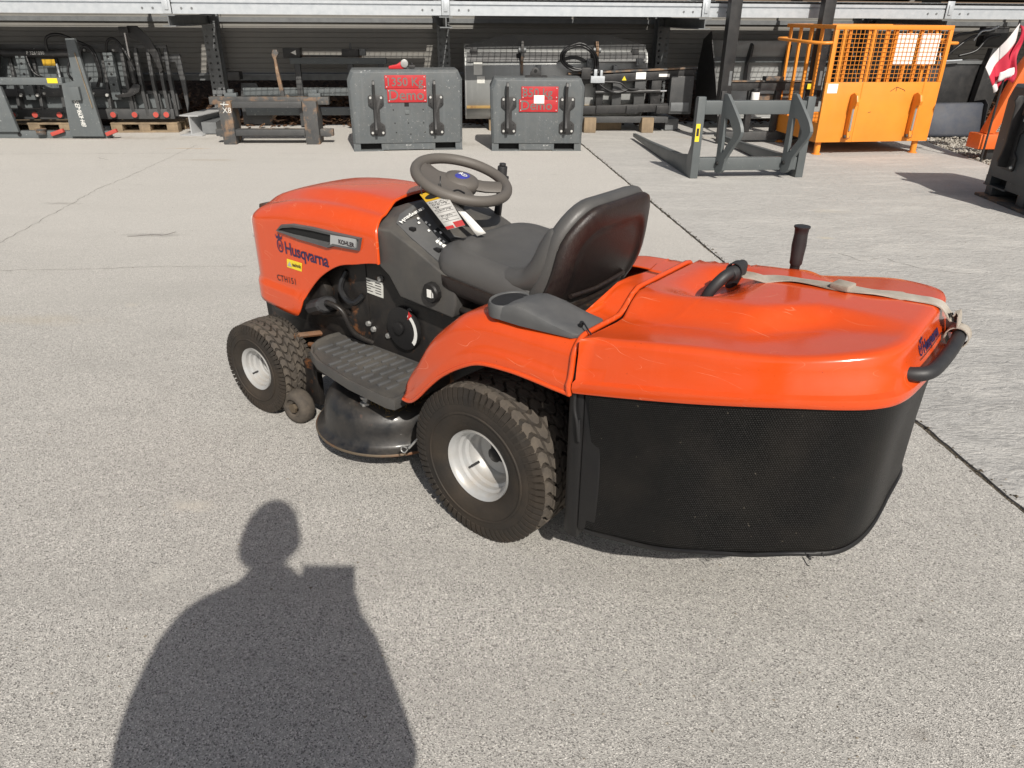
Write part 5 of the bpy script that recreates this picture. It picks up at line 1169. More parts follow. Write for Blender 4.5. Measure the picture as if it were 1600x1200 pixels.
t = ballast('ballast_block', 'large dented grey ballast block with a red 1350 kg sign', 553, 237, 8.9, 1.235, .85, .50, (.285, .945), 'block_grey',
            [(.395, .845, .663, .800, '1350 Kg', .122, .403, .690), (.415, .845, .520, .659, 'Demo', .155, .425, .545)])
for (x, z) in ((.62, .40), (.47, .44), (.80, .44), (.48, .30), (.63, .30), (.80, .30), (.49, .20), (.65, .18), (.81, .20)): MB().cyl((x, -.0012, z), (x, .001, z), .0075, n=8).build('bolt_hole', 'void_black', t)
MB().box(.595, .645, -.0014, .001, .475, .515).build('lock_slot', 'void_black', t); MB().box(.600, .645, -.010, -.0005, .395, .44).build('lock_tab', 'implement_grey', t, bevel=.002)
t = ballast('ballast_block', 'smaller grey ballast block with a red 850 kg sign and paper note', 768, 236, 2.3, 1.03, .775, .42, (.195, .850), 'block_grey',
            [(.335, .745, .560, .690, '850 kg', .125, .345, .585), (.31, .745, .425, .556, 'Demo', .140, .325, .448)], hz=(.19, .585), hooktop=.735)
MB().box(.475, .59, -.016, -.0142, .515, .60).build('paper_note', 'white_paper', t)
MB().prism([(.44, .776), (.44, .82), (.47, .865), (.50, .875), (.53, .865), (.56, .82), (.56, .776)], 1, .17, .19).build('lifting_lug', 'implement_black', t, bevel=.004)
MB().cyl((.50, .165, .838), (.50, .195, .838), .018, n=14).build('lug_eye', 'void_black', t); MB().box(.39, .63, .10, .28, .774, .786).build('lug_plate', 'implement_black', t)
rb = ballast('ballast_block', 'dark charcoal ballast block on welded feet beside the gravel', None, None, -92, 1.15, .82, .62, (.30, .88), 'block_dark',
             [(.42, .82, .50, .70, '', .13, .45, .55)], loc=(gnd(1530, 305).x, gnd(1530, 305).y, .10))
for x0 in (.03, .50, .98): MB().box(x0, x0 + .10, .02, .60, -.075, .010).build('welded_foot', 'block_dark', rb, bevel=.003)
MB().box(-.03, 1.18, -.03, .64, -.10, -.077).build('skid_plate', 'rusty_paint', rb, bevel=.004)
MB().cyl((.25, .25, .82), (.25, .25, .92), .05, n=16).build('lifting_stub', 'implement_charcoal', rb, bevel=.006)
# small red tool lying on the large block
t = base('hand_tool', 'red hand tool with a round grey knob on the large ballast block', 'hand tool', loc=(-1.81 + .55, 8.64 + .30, .8515), yaw=9)
b = MB(); b.prism([(-.14, .0), (.02, .0), (.06, .02), (.08, .05), (.05, .08), (.0, .075), (-.05, .045), (-.14, .028)], 1, -.03, .03); b.build('tool_handle', 'red_tool', t, bevel=.008)
MB().cyl((.035, -.045, .055), (.035, .04, .055), .042, n=20).build('tool_wheel', 'galvanised_small', t, bevel=.004)
MB().box(.08, .15, -.02, .02, .005, .035).cyl((.12, 0, .035), (.12, 0, .06), .012, n=10).build('tool_jaw', 'implement_black', t, bevel=.003)

# ---- worn coupling frame with two rusty legs
t = base('coupling_frame', 'worn rusty coupling frame on two peeling paint legs', 'coupling frame', 350, 226, 2.8)
for x0, w_ in ((.0, .15), (.965, .165)):
    MB().prism([(.0, .0), (.26, .02), (.30, .30), (.20, .48), (.0, .485)], 0, x0, x0 + w_).build('leg', 'rusty_paint', t, bevel=.01)
    MB().box(x0 + .01, x0 + w_ - .01, .02, .25, -.005, -.0006).build('foot_sole', 'implement_black', t)
MB().box(-.125, 1.26, .10, .20, .435, .52).build('top_rail', 'worn_charcoal', t, bevel=.008)
MB().box(-.10, 1.28, .08, .16, .085, .165).build('lower_rail', 'worn_charcoal', t, bevel=.008)
MB().box(.16, .96, -.004, .06, .41, .48).build('front_rail', 'implement_charcoal', t, bevel=.006)
MB().box(.155, .962, .0, .05, .10, .17).build('front_lower_rail', 'implement_charcoal', t, bevel=.006)
for x0 in (.06, 1.03): MB().box(x0, x0 + .14, .10, .18, .52, .56).box(x0 + .04, x0 + .10, .11, .17, .56, .60).build('stop_block', 'implement_grey', t, bevel=.004)
MB().prism([(.68, .50), (.73, .50), (.69, .80), (.68, .93), (.715, .98), (.70, 1.02), (.655, 1.02), (.635, .97), (.655, .90), (.655, .78)], 1, .22, .26).build('lever_arm', 'rusty_paint', t, bevel=.005)
front_text('X8', .045, .355, .085, 'chalk', t, -.0015, 'chalk_mark', bold=-.001)
b = MB(); b.bar((.03, -.0015, .452), (.125, -.0015, .446), .002, .008); b.bar((.065, -.0015, .43), (.08, -.0015, .475), .002, .007, up=(1, 0, 0)); b.build('chalk_stroke', 'chalk', t, smooth=0)
# ---- grey tubular frame standing behind it
t = base('tubular_frame', 'grey tubular carrier frame with motor boxes standing under the rack', 'carrier frame', 350, 200, 4)
MB().box(.98, 2.24, .0, .10, .80, .875).build('top_rail', 'implement_grey', t, bevel=.008)
MB().box(.98, 1.9, .12, .2, .875, .90).build('rail_strip', 'rusty_paint', t)
for x0, z0 in ((1.03, .02), (1.72, .02), (2.12, .02)): MB().box(x0, x0 + .075, .01, .085, z0, .799).build('upright', 'implement_charcoal', t, bevel=.006)
for z0, z1 in ((.40, .50), (.15, .25)): MB().box(.30, 2.2, .09, .17, z0, z1).build('cross_rail', 'implement_grey', t, bevel=.008)
for x0, x1, z0, z1 in ((.90, 1.12, .87, .99), (1.66, 1.88, .88, .98), (.14, .30, .60, .70)): MB().box(x0, x1, .02, .20, z0, z1).build('motor_box', 'implement_black', t, bevel=.01)
MB().cyl((1.77, .1, .98), (1.77, .1, 1.05), .015, n=10).build('motor_stub', 'galvanised_dull', t)
b = MB(); b.add([(1.00, .0185, .935), (1.07, .0185, .965), (1.07, .0185, .905)], [(0, 1, 2)]); b.build('arrow_sticker', 'white_paper', t, smooth=0)
MB().box(1.89, 1.97, .05, .13, .90, .98).build('clamp', 'galvanised_dull', t, bevel=.006)
MB().prism([(.22, .02), (.60, .02), (.60, .10), (.46, .55), (.26, .55), (.22, .3)], 1, .20, .24).build('side_plate', 'implement_charcoal', t, bevel=.004)
front_text('3', .40, .36, .11, 'chalk', t, .198, 'chalk_mark')
MB().bar((.52, .25, .02), (.90, .10, .40), .05, .06).build('brace', 'rusty_paint', t, bevel=.004)
# ---- steel girder lying on the ground
ga, gb = gnd(300, 212), gnd(402, 184)
gdir = (gb - ga).normalized(); t = base('steel_girder', 'pale grey steel I-beam lying on the concrete beside the grapple', 'steel beam', loc=(ga.x, ga.y, 0), yaw=math.degrees(math.atan2(gdir.y, gdir.x)) - 90)
hw, hh = .125, .245; b = MB(); b.prism([(-hw, 0), (hw, 0), (hw, .014), (.008, .018), (.008, hh - .018), (hw, hh - .014), (hw, hh), (-hw, hh), (-hw, hh - .014), (-.008, hh - .018), (-.008, .018), (-hw, .014)], 1, .0, 1.35); b.build('i_section', 'girder_grey', t, bevel=.002)
MB().box(-.15, .16, -.03, .05, .0005, .012).build('end_plate', 'girder_grey', t, bevel=.002)

# ---- grey coupling frame with chalk number (left edge of the yard)
t = base('coupling_frame', 'grey coupling frame with chalk handwriting and a yellow sticker', 'coupling frame', 0, 217, 2)
MB().prism([(1.07, 1.12), (1.175, 1.12), (1.26, .03), (.86, .03), (.90, .63), (1.05, .66)], 1, .0, .05).build('side_plate', 'implement_grey', t, bevel=.004)
MB().box(-.6, .91, .01, .09, .615, .695).build('upper_rail', 'implement_grey', t, bevel=.008)
MB().box(-.6, 1.30, .055, .15, .0, .085).build('lower_rail', 'implement_grey', t, bevel=.008)
MB().prism([(-.6, .08), (.24, .08), (.17, .60), (-.6, .60)], 1, .012, .06).build('left_plate', 'implement_grey', t, bevel=.004)
MB().box(.985, 1.11, -.05, -.001, .45, .60).build('step_box', 'implement_grey', t, bevel=.004)
MB().box(.74, .86, .006, .0098, .635, .69).build('yellow_sticker', 'yellow_sticker', t)
MB().bar((1.145, -.004, .97), (1.205, -.004, .36), .006, .022, up=(0, 1, 0)).build('worn_edge', 'pallet_wood', t)
for x0 in (.22, .87): MB().cyl((x0, .045, .045), (x0, .0555, .045), .022, n=14).build('pin_hole', 'void_black', t)
MB().cyl((.50, .03, .05), (.50, .03, .10), .055, n=16).cyl((.50, .03, .10), (.50, .03, .115), .065, n=16).build('locking_pin', 'rusty_paint', t)
for x0, x1, z0 in ((.62, .78, .10), (1.28, 1.42, .10)): MB().bar((x0, .03, .05), (x1, .02, z0), .045, .045).build('red_lever', 'cap_red', t, bevel=.008)
front_text('3cm65EM60H48', .985, .585, .078, 'chalk', t, -.0012, 'chalk_mark', right=(.09, 0, -1), up=(1, 0, .09), spacing=.80, shear=.25)
# ---- black grapple fork on pallets
def pallet(x, y, yaw, W, label):
    t = base('wooden_pallet', label, 'pallet', loc=(x, y, 0), yaw=yaw)
    for k in range(3): MB().box(.0, W, k * .30, k * .30 + .14, .0, .022).build('bottom_board', 'pallet_wood', t, bevel=.002)
    for k in range(3):
        for j in range(3): MB().box(j * (W - .14) / 2, j * (W - .14) / 2 + .14, k * .30 + .001, k * .30 + .139, .0225, .10).build('pallet_block', 'pallet_wood', t, bevel=.003)
    for k in range(5): MB().box(.0, W, k * .165, k * .165 + .12, .1005, .122).build('deck_board', 'pallet_wood', t, bevel=.002)
GY = gnd(275, 207)
pallet(GY.x - .80, GY.y - .06, 4, .84, 'weathered wooden pallet under the tined end of the black grapple'); pallet(GY.x - 2.2, GY.y - .16, 4, .9, 'wooden pallet under the black grapple beside the chalk-marked frame')
t = base('grapple_fork', 'black grapple fork with hydraulic cylinders and red capped tine sockets', 'grapple fork', loc=(GY.x, GY.y, .123), yaw=4)
def gz(z): return z - .123
b = MB(); b.box(-2.25, -.50, .125, .14, gz(.29), gz(.94)); b.build('back_sheet', 'implement_grey', t)
MB().box(-2.25, -.50, .08, .18, gz(.945), gz(1.035)).build('top_beam', 'implement_charcoal', t, bevel=.008)
MB().box(-2.25, .02, .0, .12, gz(.165), gz(.285)).build('socket_beam', 'implement_charcoal', t, bevel=.008)
MB().box(-2.25, -.45, .05, .16, gz(.43), gz(.52)).build('middle_beam', 'implement_charcoal', t, bevel=.008)
for x0 in (-2.15, -1.90, -1.62, -1.35, -1.05, -.78, -.52): MB().prism([(.0, gz(.28)), (.24, gz(.28)), (.24, gz(.95)), (.10, gz(.95)), (.06, gz(.6))], 0, x0, x0 + .035).build('rib_plate', 'implement_charcoal', t, bevel=.003)
for x0 in (-1.75, -.70):
    m_ = MB().box(x0, x0 + .11, -.02, .05, gz(.40), gz(.95)).build('hitch_plate', 'implement_grey', t, bevel=.004)
    for z in (.45, .58, .70, .82, .90): MB().cyl((x0 + .055, -.0215, gz(z)), (x0 + .055, -.0195, gz(z)), .016, n=8).build('hitch_hole', 'void_black', m_)
    for bx in (-.06, .14): bolt((x0 + bx, -.0, gz(.455)), .022, t, h=.02)
for x0 in (-1.95, -1.68, -1.38, -.72, -.455, -.19, .0 - .06):
    c = MB().cyl((x0, -.05, gz(.225)), (x0, .01, gz(.225)), .036, n=18).build('tine_socket', 'galvanised_dull', t); MB().cyl((x0, -.058, gz(.225)), (x0, -.0505, gz(.225)), .034, n=18).build('red_cap', 'cap_red', c)
MB().cyl((-1.90, .02, gz(.935)), (-.98, .02, gz(.935)), .05, n=18).build('ram_barrel', 'implement_black', t)
MB().cyl((-2.02, .02, gz(.93)), (-1.90, .02, gz(.93)), .035, n=14).build('ram_eye', 'implement_black', t)
front_text('P 3261090', -1.60, gz(.925), .05, 'chalk', t, -.0315, 'chalk_mark')
for x0 in (-.50, -.33, -.18, -.06, .035):
    MB().prism([(.0, gz(.20)), (.05, gz(.20)), (.05, gz(1.0)), (.0, gz(1.0)), (-.03, gz(.6))], 0, x0, x0 + .040).build('guard_bar', 'implement_charcoal', t, bevel=.003)
    MB().prism([(.02, gz(.28)), (.12, gz(.28)), (.02, gz(.47))], 0, x0 + .042, x0 + .06).build('gusset', 'implement_charcoal', t)
MB().box(-.50, .07, .10, .112, gz(.29), gz(.455)).build('lower_sheet', 'implement_grey', t)
MB().box(-.30, .08, .0 - .01, .03, gz(1.0), gz(1.035)).build('guard_rail', 'implement_charcoal', t, bevel=.003)
MB().box(-.52, .07, .051, .09, gz(.46), gz(.50)).build('guard_cross_bar', 'implement_charcoal', t)
MB().cyl((-.37, -.06, gz(.60)), (-.37, -.06, gz(.86)), .034, n=16).build('ram_barrel', 'implement_black', t); MB().cyl((-.37, -.06, gz(.86)), (-.365, -.06, gz(1.18)), .016, n=12).build('ram_rod', 'chrome', t)
MB().box(-.42, -.31, -.09, -.03, gz(1.17), gz(1.24)).build('ram_clevis', 'implement_black', t, bevel=.008)
MB().prism([(-.33, gz(1.25)), (-.22, gz(1.25)), (-.10, gz(1.13)), (-.02, gz(.95)), (.0, gz(.75)), (-.04, gz(.72)), (-.10, gz(.92)), (-.20, gz(1.06)), (-.33, gz(1.12))], 1, -.05, -.01).build('grapple_arm', 'implement_black', t, bevel=.004)
MB().prism([(-.37, gz(.60)), (-.30, gz(.58)), (-.33, gz(.50)), (-.45, gz(.44)), (-.62, gz(.43)), (-.62, gz(.46)), (-.48, gz(.49))], 1, -.08, -.04).build('lower_link', 'implement_black', t, bevel=.004)
MB().prism([(.10, gz(.93)), (.20, gz(.93)), (.215, gz(.62)), (.205, gz(.35)), (.175, gz(.24)), (.165, gz(.4)), (.155, gz(.62)), (.13, gz(.84)), (-.05, gz(.84)), (-.05, gz(.93))], 1, .06, .10).build('grapple_tine', 'implement_charcoal', t, bevel=.004)
MB().tube(catmull([(-1.35, .0, gz(.92)), (-1.33, -.02, gz(1.10)), (-1.18, -.02, gz(1.15)), (-1.0, .0, gz(1.08)), (-.82, .0, gz(.98)), (-.78, .0, gz(.75)), (-.80, .0, gz(.60))], 6), .018, 8).build('hydraulic_hose', 'hose_black', t, smooth=60)
MB().tube(catmull([(-.98, .0, gz(.93)), (-.9, -.03, gz(1.02)), (-.82, -.02, gz(.95)), (-.80, .0, gz(.70)), (-.86, .0, gz(.55))], 6), .016, 8).build('hydraulic_hose', 'hose_black', t, smooth=60)
for x0 in (-1.28, -1.10): MB().cyl((x0, -.01, gz(.60)), (x0, -.01, gz(.82)), .012, n=10).build('steel_pipe', 'galvanised', t)
MB().cyl((-2.20, -.06, gz(.70)), (-1.98, -.06, gz(1.02)), .045, n=16).build('ram_barrel', 'implement_black', t); MB().cyl((-1.98, -.06, gz(1.02)), (-1.93, -.06, gz(1.10)), .018, n=12).build('ram_rod', 'chrome', t)
MB().prism([(-2.25, gz(.55)), (-2.02, gz(.60)), (-1.92, gz(.90)), (-1.96, gz(1.12)), (-2.06, gz(1.16)), (-2.04, gz(.95)), (-2.25, gz(.75))], 1, -.04, .0).build('grapple_arm', 'implement_black', t, bevel=.004)
for q in ([(-.66, .0, gz(.95)), (-.60, -.04, gz(1.08)), (-.50, -.05, gz(1.10)), (-.40, -.07, gz(.95)), (-.33, -.08, gz(.75))], [(-1.10, -.01, gz(.90)), (-1.15, -.05, gz(.70)), (-1.02, -.05, gz(.58)), (-.90, -.03, gz(.66))], [(-1.62, -.01, gz(.90)), (-1.56, -.05, gz(.72)), (-1.40, -.05, gz(.64)), (-1.27, -.03, gz(.62))]): MB().tube(catmull(q, 6), .015, 8).build('hydraulic_hose', 'hose_black', t, smooth=60)
for x0 in (-1.55, -.95, -.60):
    for z in (.47, .97): bolt((x0, .05 if z < .6 else .08, gz(z)), .018, t, h=.015)
MB().box(-1.45, -1.30, -.003, .004, gz(.80), gz(.87)).build('warning_sticker', 'tag_yellow', t)  # darker yellow puts shade into the sticker's colour

# ---- wide loader bucket under the rack
def bucket(name, label, loc, yaw, W, prof, m, th=.012, ears=None, flip=False):
    t = base(name, label, 'loader bucket', loc=loc, yaw=yaw)
    b = MB(); b.grid(lambda x, k: (x, prof[k][0], prof[k][1]), [0, W], list(range(len(prof)))); b.build('bucket_skin', m, t, smooth=25, solid=th)
    for x0 in (-.012, W - .0): MB().prism(list(prof) + [(max(p[0] for p in prof) + .25, prof[-1][1] + .02), (prof[0][0] + .16, prof[0][1] - .05)], 0, x0, x0 + .012).build('side_plate', m, t)
    return t
prof = [(.30, 1.055), (.06, .965), (.02, .90), (-.01, .75), (-.01, .55), (.01, .42), (.05, .30), (.12, .19), (.20, .14)]
t = bucket('loader_bucket', 'wide steel loader bucket with sunlit back leaning under the rack', (-.62, 10.28, .10), 5, 2.36, [(y, z - .10) for y, z in prof], 'bucket_steel')
MB().prism([(.0, .94), (.46, 1.06), (1.86, 1.07), (2.36, .955), (2.36, .90), (.0, .90)], 1, .14, .155).build('spill_guard', 'implement_charcoal', t)
b = MB(); b.grid(lambda x, k: (x, (.052, .002, -.018)[k], (.868, .80, .76)[k]), [.02, 2.34], [0, 1, 2]); b.build('upper_band', 'implement_charcoal', t, smooth=0, solid=.004)
MB().box(.0, 2.36, .02, .06, .19, .225).build('lower_strip', 'worn_edge', t, bevel=.003)
for x0 in (.70, 1.66):
    MB().prism([(-.03, .45), (-.05, .58), (-.02, .72), (-.10, .84), (-.12, .92), (-.06, 1.0), (.05, .99), (.03, .85), (.0, .7), (.02, .45)], 0, x0, x0 + .035).build('hitch_ear', 'rusty_paint', t, bevel=.004)
    MB().cyl((x0 - .03, -.07, .90), (x0 + .065, -.07, .90), .035, n=14).build('hitch_pin', 'galvanised_dull', t)
for x0 in (.90, 1.90): MB().box(x0, x0 + .06, -.10, -.01, .55, .72).build('lug', 'galvanised_dull', t, bevel=.006)
for x0 in (.06, 2.16): MB().box(x0, x0 + .09, .03, .08, .82, .92).build('rubber_stop', 'implement_black', t, bevel=.006)
for x0, x1, z0, z1 in ((.10, .21, .60, .75), (.14, .24, .50, .585)): MB().box(x0, x1, -.0165, -.0135, z0, z1).build('sticker', 'label_white', t)
for x0 in (.3, 1.6): MB().box(x0, x0 + .5, .1, .3, -.10, .03).build('support_timber', 'pallet_wood', t)
# ---- hydraulic fork carriage with hose loop
t = base('fork_carriage', 'black hydraulic fork carriage with a looped hose and warning triangle', 'fork carriage', 915, 207, 3)
def tl(x, z): return z + .045 * x
b = MB(); b.prism([(-.26, tl(-.26, .60)), (1.40, tl(1.4, .62)), (1.40, tl(1.4, .72)), (-.26, tl(-.26, .70))], 1, .0, .11); b.build('top_rail', 'implement_black', t, bevel=.008)
MB().prism([(-.26, .715), (1.41, .79), (1.41, .812), (-.26, .737)], 1, -.02, .13).build('worn_top_strip', 'rusty_paint', t)
MB().prism([(-.26, .22), (1.28, .27), (1.28, .37), (-.26, .32)], 1, .0, .11).build('lower_rail', 'implement_black', t, bevel=.008)
for x0, w_, m_ in ((-.13, .10, 'implement_black'), (.12, .09, 'implement_black'), (.33, .12, 'implement_charcoal'), (.62, .14, 'implement_charcoal'), (.84, .13, 'implement_black')): MB().box(x0, x0 + w_, .02, .10, .31, .66).build('upright', m_, t, bevel=.005)
MB().box(1.08, 1.38, -.035, .12, .235, .70).build('end_shoe', 'implement_charcoal', t, bevel=.012); MB().box(1.10, 1.34, -.05, -.036, .27, .38).build('shoe_wear_plate', 'galvanised_dull', t, bevel=.004)
for x0 in (.12, .52, .92): MB().box(x0, x0 + .16, -.03, -.001, .24, .34).build('guide_block', 'implement_black', t, bevel=.006)
for x0 in (-.03, .74): MB().box(x0, x0 + .16, -.04, .14, .0, .19).build('support_block', 'pallet_wood', t, bevel=.01)
MB().box(-.2, 1.1, .02, .12, .12, .20).build('fork_bar', 'implement_charcoal', t, bevel=.005)
MB().cyl((.10, -.02, .50), (.95, -.02, .52), .026, n=14).build('shift_ram', 'implement_black', t); MB().cyl((.70, -.02, .513), (1.03, -.02, .523), .014, n=10).build('ram_rod', 'chrome', t)
vb = MB().box(.02, .20, -.10, -.02, .62, .70).box(.06, .10, -.09, -.03, .70, .78).box(.14, .17, -.09, -.03, .70, .77).build('valve_block', 'galvanised', t, bevel=.004)
MB().box(-.10, .02, -.08, .0, .66, .80).build('valve_body', 'implement_black', t, bevel=.01)
for off in (0, .03): MB().tube(catmull([(.08 + off, -.06, .78), (.04 + off, -.07, .95), (-.12, -.06, 1.05 + off), (-.30 - off, -.06, 1.0), (-.33 - off, -.05, .88), (-.22, -.05, .80 - off), (-.06, -.06, .77)], 7), .017, 8).build('hydraulic_hose', 'hose_black', t, smooth=60)
for q in ([(.12, -.06, .62), (.22, -.07, .55), (.36, -.06, .50), (.50, -.05, .53)], [(.20, -.06, .63), (.40, -.06, .62), (.52, -.06, .55), (.66, -.04, .54)]): MB().tube(catmull(q, 6), .013, 8).build('hydraulic_hose', 'hose_black', t, smooth=60)
b = MB(); b.add([(.44, -.0012, .645), (.50, -.0012, .645), (.47, -.0012, .70)], [(0, 1, 2)]); b.build('warning_triangle', 'yellow_sticker', t, smooth=0)
for x0, x1, z0, z1 in ((.62, .75, .66, .745), (.92, 1.06, .69, .725), (-.24, -.15, .62, .69)): MB().box(x0, x1, -.003, -.0004, z0, z1).build('label', 'white_paper', t)
for x0 in (.62, -.02): MB().box(x0, x0 + .09, .02, .09, .79 + .03 * (x0 > .3), .90).cyl((x0 + .045, .0, .87), (x0 + .045, .1, .87), .03, n=12).build('hook_claw', 'galvanised_dull', t, bevel=.006)

# ---- tall grey bucket further right, open side to the yard
t = base('loader_bucket', 'tall grey high-tip bucket standing behind the black fork mast', 'loader bucket', loc=(2.60, 10.62, .0), yaw=6)
pr = [(.02, .16), (.10, .14), (.32, .22), (.42, .40), (.44, .62), (.42, .80), (.35, .95), (.28, 1.10)]
b = MB(); b.grid(lambda x, k: (x, pr[k][0], pr[k][1]), [.0, 1.9], list(range(len(pr)))); b.build('bucket_skin', 'bucket_steel', t, smooth=30, solid=-.012)
for x0 in (-.014, 1.902): MB().prism([(-.55, .16), (.46, .14), (.46, .80), (.36, 1.12), (.10, 1.22), (-.30, .62)], 0, x0, x0 + .013).build('side_plate', 'implement_black', t)
MB().box(.0, 1.9, .36, .385, .83, .90).build('rib', 'implement_grey', t, bevel=.004)
for x0 in (.62, 1.15): MB().prism([(.30, .50), (.40, .48), (.39, .98), (.30, 1.08), (.22, 1.05), (.24, .9), (.33, .8)], 0, x0, x0 + .03).build('hitch_ear', 'implement_charcoal', t, bevel=.004)
# ---- black fork mast
t = base('fork_mast', 'black fork mast with two tall uprights and a worn cross carriage', 'fork mast', 1141, 224, 6)
for x0 in (-.205, .91):
    MB().box(x0, x0 + .135, .0, .12, .42, 2.3).build('mast_upright', 'implement_black', t, bevel=.006)
    MB().box(x0 + .01, x0 + .075, -.03, -.001, .0, .60).build('mast_fork_shank', 'implement_black', t, bevel=.006)
    MB().cyl((x0 + .1, .03, .66), (x0 + .1, .03, .82), .035, n=14).build('roller', 'galvanised_dull', t)
MB().box(-.09, .92, .02, .09, .60, .70).build('cross_carriage', 'implement_black', t, bevel=.006)
MB().box(-.09, .92, .0, .095, .701, .715).build('carriage_edge', 'rusty_paint', t)
MB().box(-.10, .92, .04, .12, .03, .13).build('lower_carriage', 'implement_charcoal', t, bevel=.006)
for x0 in (.16, .50): MB().box(x0, x0 + .07, .03, .09, .131, .599).build('carriage_stay', 'implement_black', t, bevel=.004)
MB().box(.20, .70, .10, .12, .32, .56).build('rust_plate', 'rusty_paint', t); MB().box(.33, .55, -.02, .10, .716, .76).build('stop_block', 'rusty_paint', t, bevel=.004)
MB().cyl((.22, -.03, .50), (.22, -.03, .59), .048, n=16).build('canister', 'white_paper', t, bevel=.005); MB().cyl((.22, -.03, .591), (.22, -.03, .63), .042, n=16).build('canister_cap', 'implement_black', t, bevel=.004)
for x0 in (.86,): MB().box(x0, x0 + .06, -.01, -.001, .62, .68).build('tag_plate', 'yellow_sticker', t)

# ---- grey pallet fork frame in front
t = base('pallet_fork_frame', 'clean grey pallet fork frame with two long tapered tines', 'pallet fork', 1085, 279, 5)
for x0 in (-.045, 1.0):
    MB().prism([(.0, .0), (.22, .0), (.14, .22), (.085, .30), (.085, .72), (.06, .735), (.0, .735)], 0, x0, x0 + .075).build('upright', 'implement_grey_clean', t, bevel=.006)
    b = MB(); b.loft([[(x0 + .005, .10, .0), (x0 + .070, .10, .0), (x0 + .070, .10, .21), (x0 + .005, .10, .21)], [(x0 + .005, .5, .0), (x0 + .07, .5, .0), (x0 + .07, .5, .15), (x0 + .005, .5, .15)], [(x0 + .012, 1.7, .02), (x0 + .063, 1.7, .02), (x0 + .063, 1.7, .095), (x0 + .012, 1.7, .095)], [(x0 + .02, 2.48, .035), (x0 + .055, 2.48, .035), (x0 + .055, 2.48, .075), (x0 + .02, 2.48, .075)]], True, True); b.build('tine', 'implement_grey_clean', t, bevel=.004)
MB().box(.031, .999, .01, .085, .58, .70).build('top_rail', 'implement_grey_clean', t, bevel=.01)
MB().box(.031, .999, .015, .085, .07, .19).build('lower_rail', 'implement_grey_clean', t, bevel=.01)
for x0 in (.19, .84):
    out_p = [(.008, .06), (-.05, .05), (-.09, .09), (-.11, .20), (-.17, .30), (-.25, .41), (-.265, .47), (-.23, .54), (-.10, .70), (-.04, .765), (.008, .765)]
    in_p = [(-.045, .25), (-.07, .25), (-.10, .31), (-.165, .40), (-.17, .45), (-.10, .55), (-.045, .56)]
    # plate with an opening: outer ring bridged to inner ring
    def ringpt(poly, k, n):
        L_ = [math.dist(poly[i], poly[(i + 1) % len(poly)]) for i in range(len(poly))]; T_ = sum(L_) * k / n; i = 0
        while T_ > L_[i] and i < len(L_) - 1: T_ -= L_[i]; i += 1
        a_, b_ = poly[i], poly[(i + 1) % len(poly)]; f_ = T_ / L_[i]; return (a_[0] + (b_[0] - a_[0]) * f_, a_[1] + (b_[1] - a_[1]) * f_)
    n_ = 44; c_ = (-.09, .41)
    import_ang = lambda p: math.atan2(p[1] - c_[1], p[0] - c_[0])
    oo = sorted([ringpt(out_p, k, n_) for k in range(n_)], key=import_ang); ii = sorted([ringpt(in_p, k, n_) for k in range(n_)], key=import_ang)
    P3 = lambda poly, x: [(x + max(0, -y) * .40, y, z) for y, z in poly]
    b = MB(); b.loft([P3(oo, x0), P3(oo, x0 + .028), P3(ii, x0 + .028), P3(ii, x0), P3(oo, x0)], True, False); b.build('hook_plate', 'implement_grey_clean', t, smooth=25, dedupe=True)
    MB().cyl((x0 - .004, -.02, .145), (x0 + .032, -.02, .145), .018, n=12).build('locking_pin', 'void_black', t)
MB().box(-.04, .0, -.0025, -.0004, .34, .50).build('warning_sticker', 'yellow_sticker', t); MB().box(-.032, -.008, -.0035, -.0026, .39, .46).build('sticker_print', 'dark_print', t)
MB().box(.90, .97, .0065, .0095, .60, .67).build('paper_note', 'white_paper', t)

# ---- orange work basket
t = base('work_basket', 'orange steel work basket with mesh sides and two white boards', 'work basket', 1270, 243, 8)
CW, CD, Z0, Z1, Z2 = 1.355, 1.10, .14, .765, 1.325
cp_ = lambda x, y, z: (x, y, z)
MB().box(.0, CW, .0, .035, Z0, Z1).build('front_panel', 'cage_orange', t, bevel=.006)
for x0 in (.44, 1.165): MB().box(x0 - .012, x0, -.004, -.0003, Z0 + .01, Z1 - .005).build('panel_seam', 'cage_orange', t)
MB().box(.036, CW, .036, CD, Z0, Z0 + .03).build('basket_floor', 'cage_orange', t)
MB().box(.0, .03, .036, CD, Z0, .34).build('side_kick_plate', 'cage_orange', t); MB().box(CW - .03, CW - .001, .036, CD, Z0, .34).build('side_kick_plate', 'cage_orange', t)
MB().box(.03, CW - .03, CD - .03, CD, Z0, .34).build('rear_kick_plate', 'cage_orange', t)
for x0 in (.06, CW - .11):
    for y0 in (.08, CD - .1): MB().cyl((x0 + .02, y0, .0), (x0 + .02, y0, Z0 - .001), .034, n=16).cyl((x0 + .02, y0, .0), (x0 + .02, y0, .008), .05, n=16).build('leg', 'cage_orange', t)
MB().box(.0, CW, -.002, .04, Z2 - .045, Z2).build('mesh_top_rail', 'cage_orange', t, bevel=.005)
for x0 in (.0, CW - .042): MB().box(x0, x0 + .042, -.002, .04, Z1 + .0005, Z2 - .0455).build('mesh_end_post', 'cage_orange', t, bevel=.004)
for x0 in (.18, .40, .60, .71, .86, 1.0, 1.17): MB().box(x0, x0 + (.028 if x0 not in (.60,) else .04), .022, .048, Z1 + .0005, Z2 - .0455).build('mesh_stay', 'cage_orange', t)
b = MB()
for k in range(1, 28): x = k * CW / 28; b.box(x - .0021, x + .0021, .005, .0093, Z1 + .0005, Z2 - .0455)
for k in range(1, 12): z = Z1 + k * (Z2 - .045 - Z1) / 12; b.box(.042, CW - .042, .010, .0155, z - .0021, z + .0021)
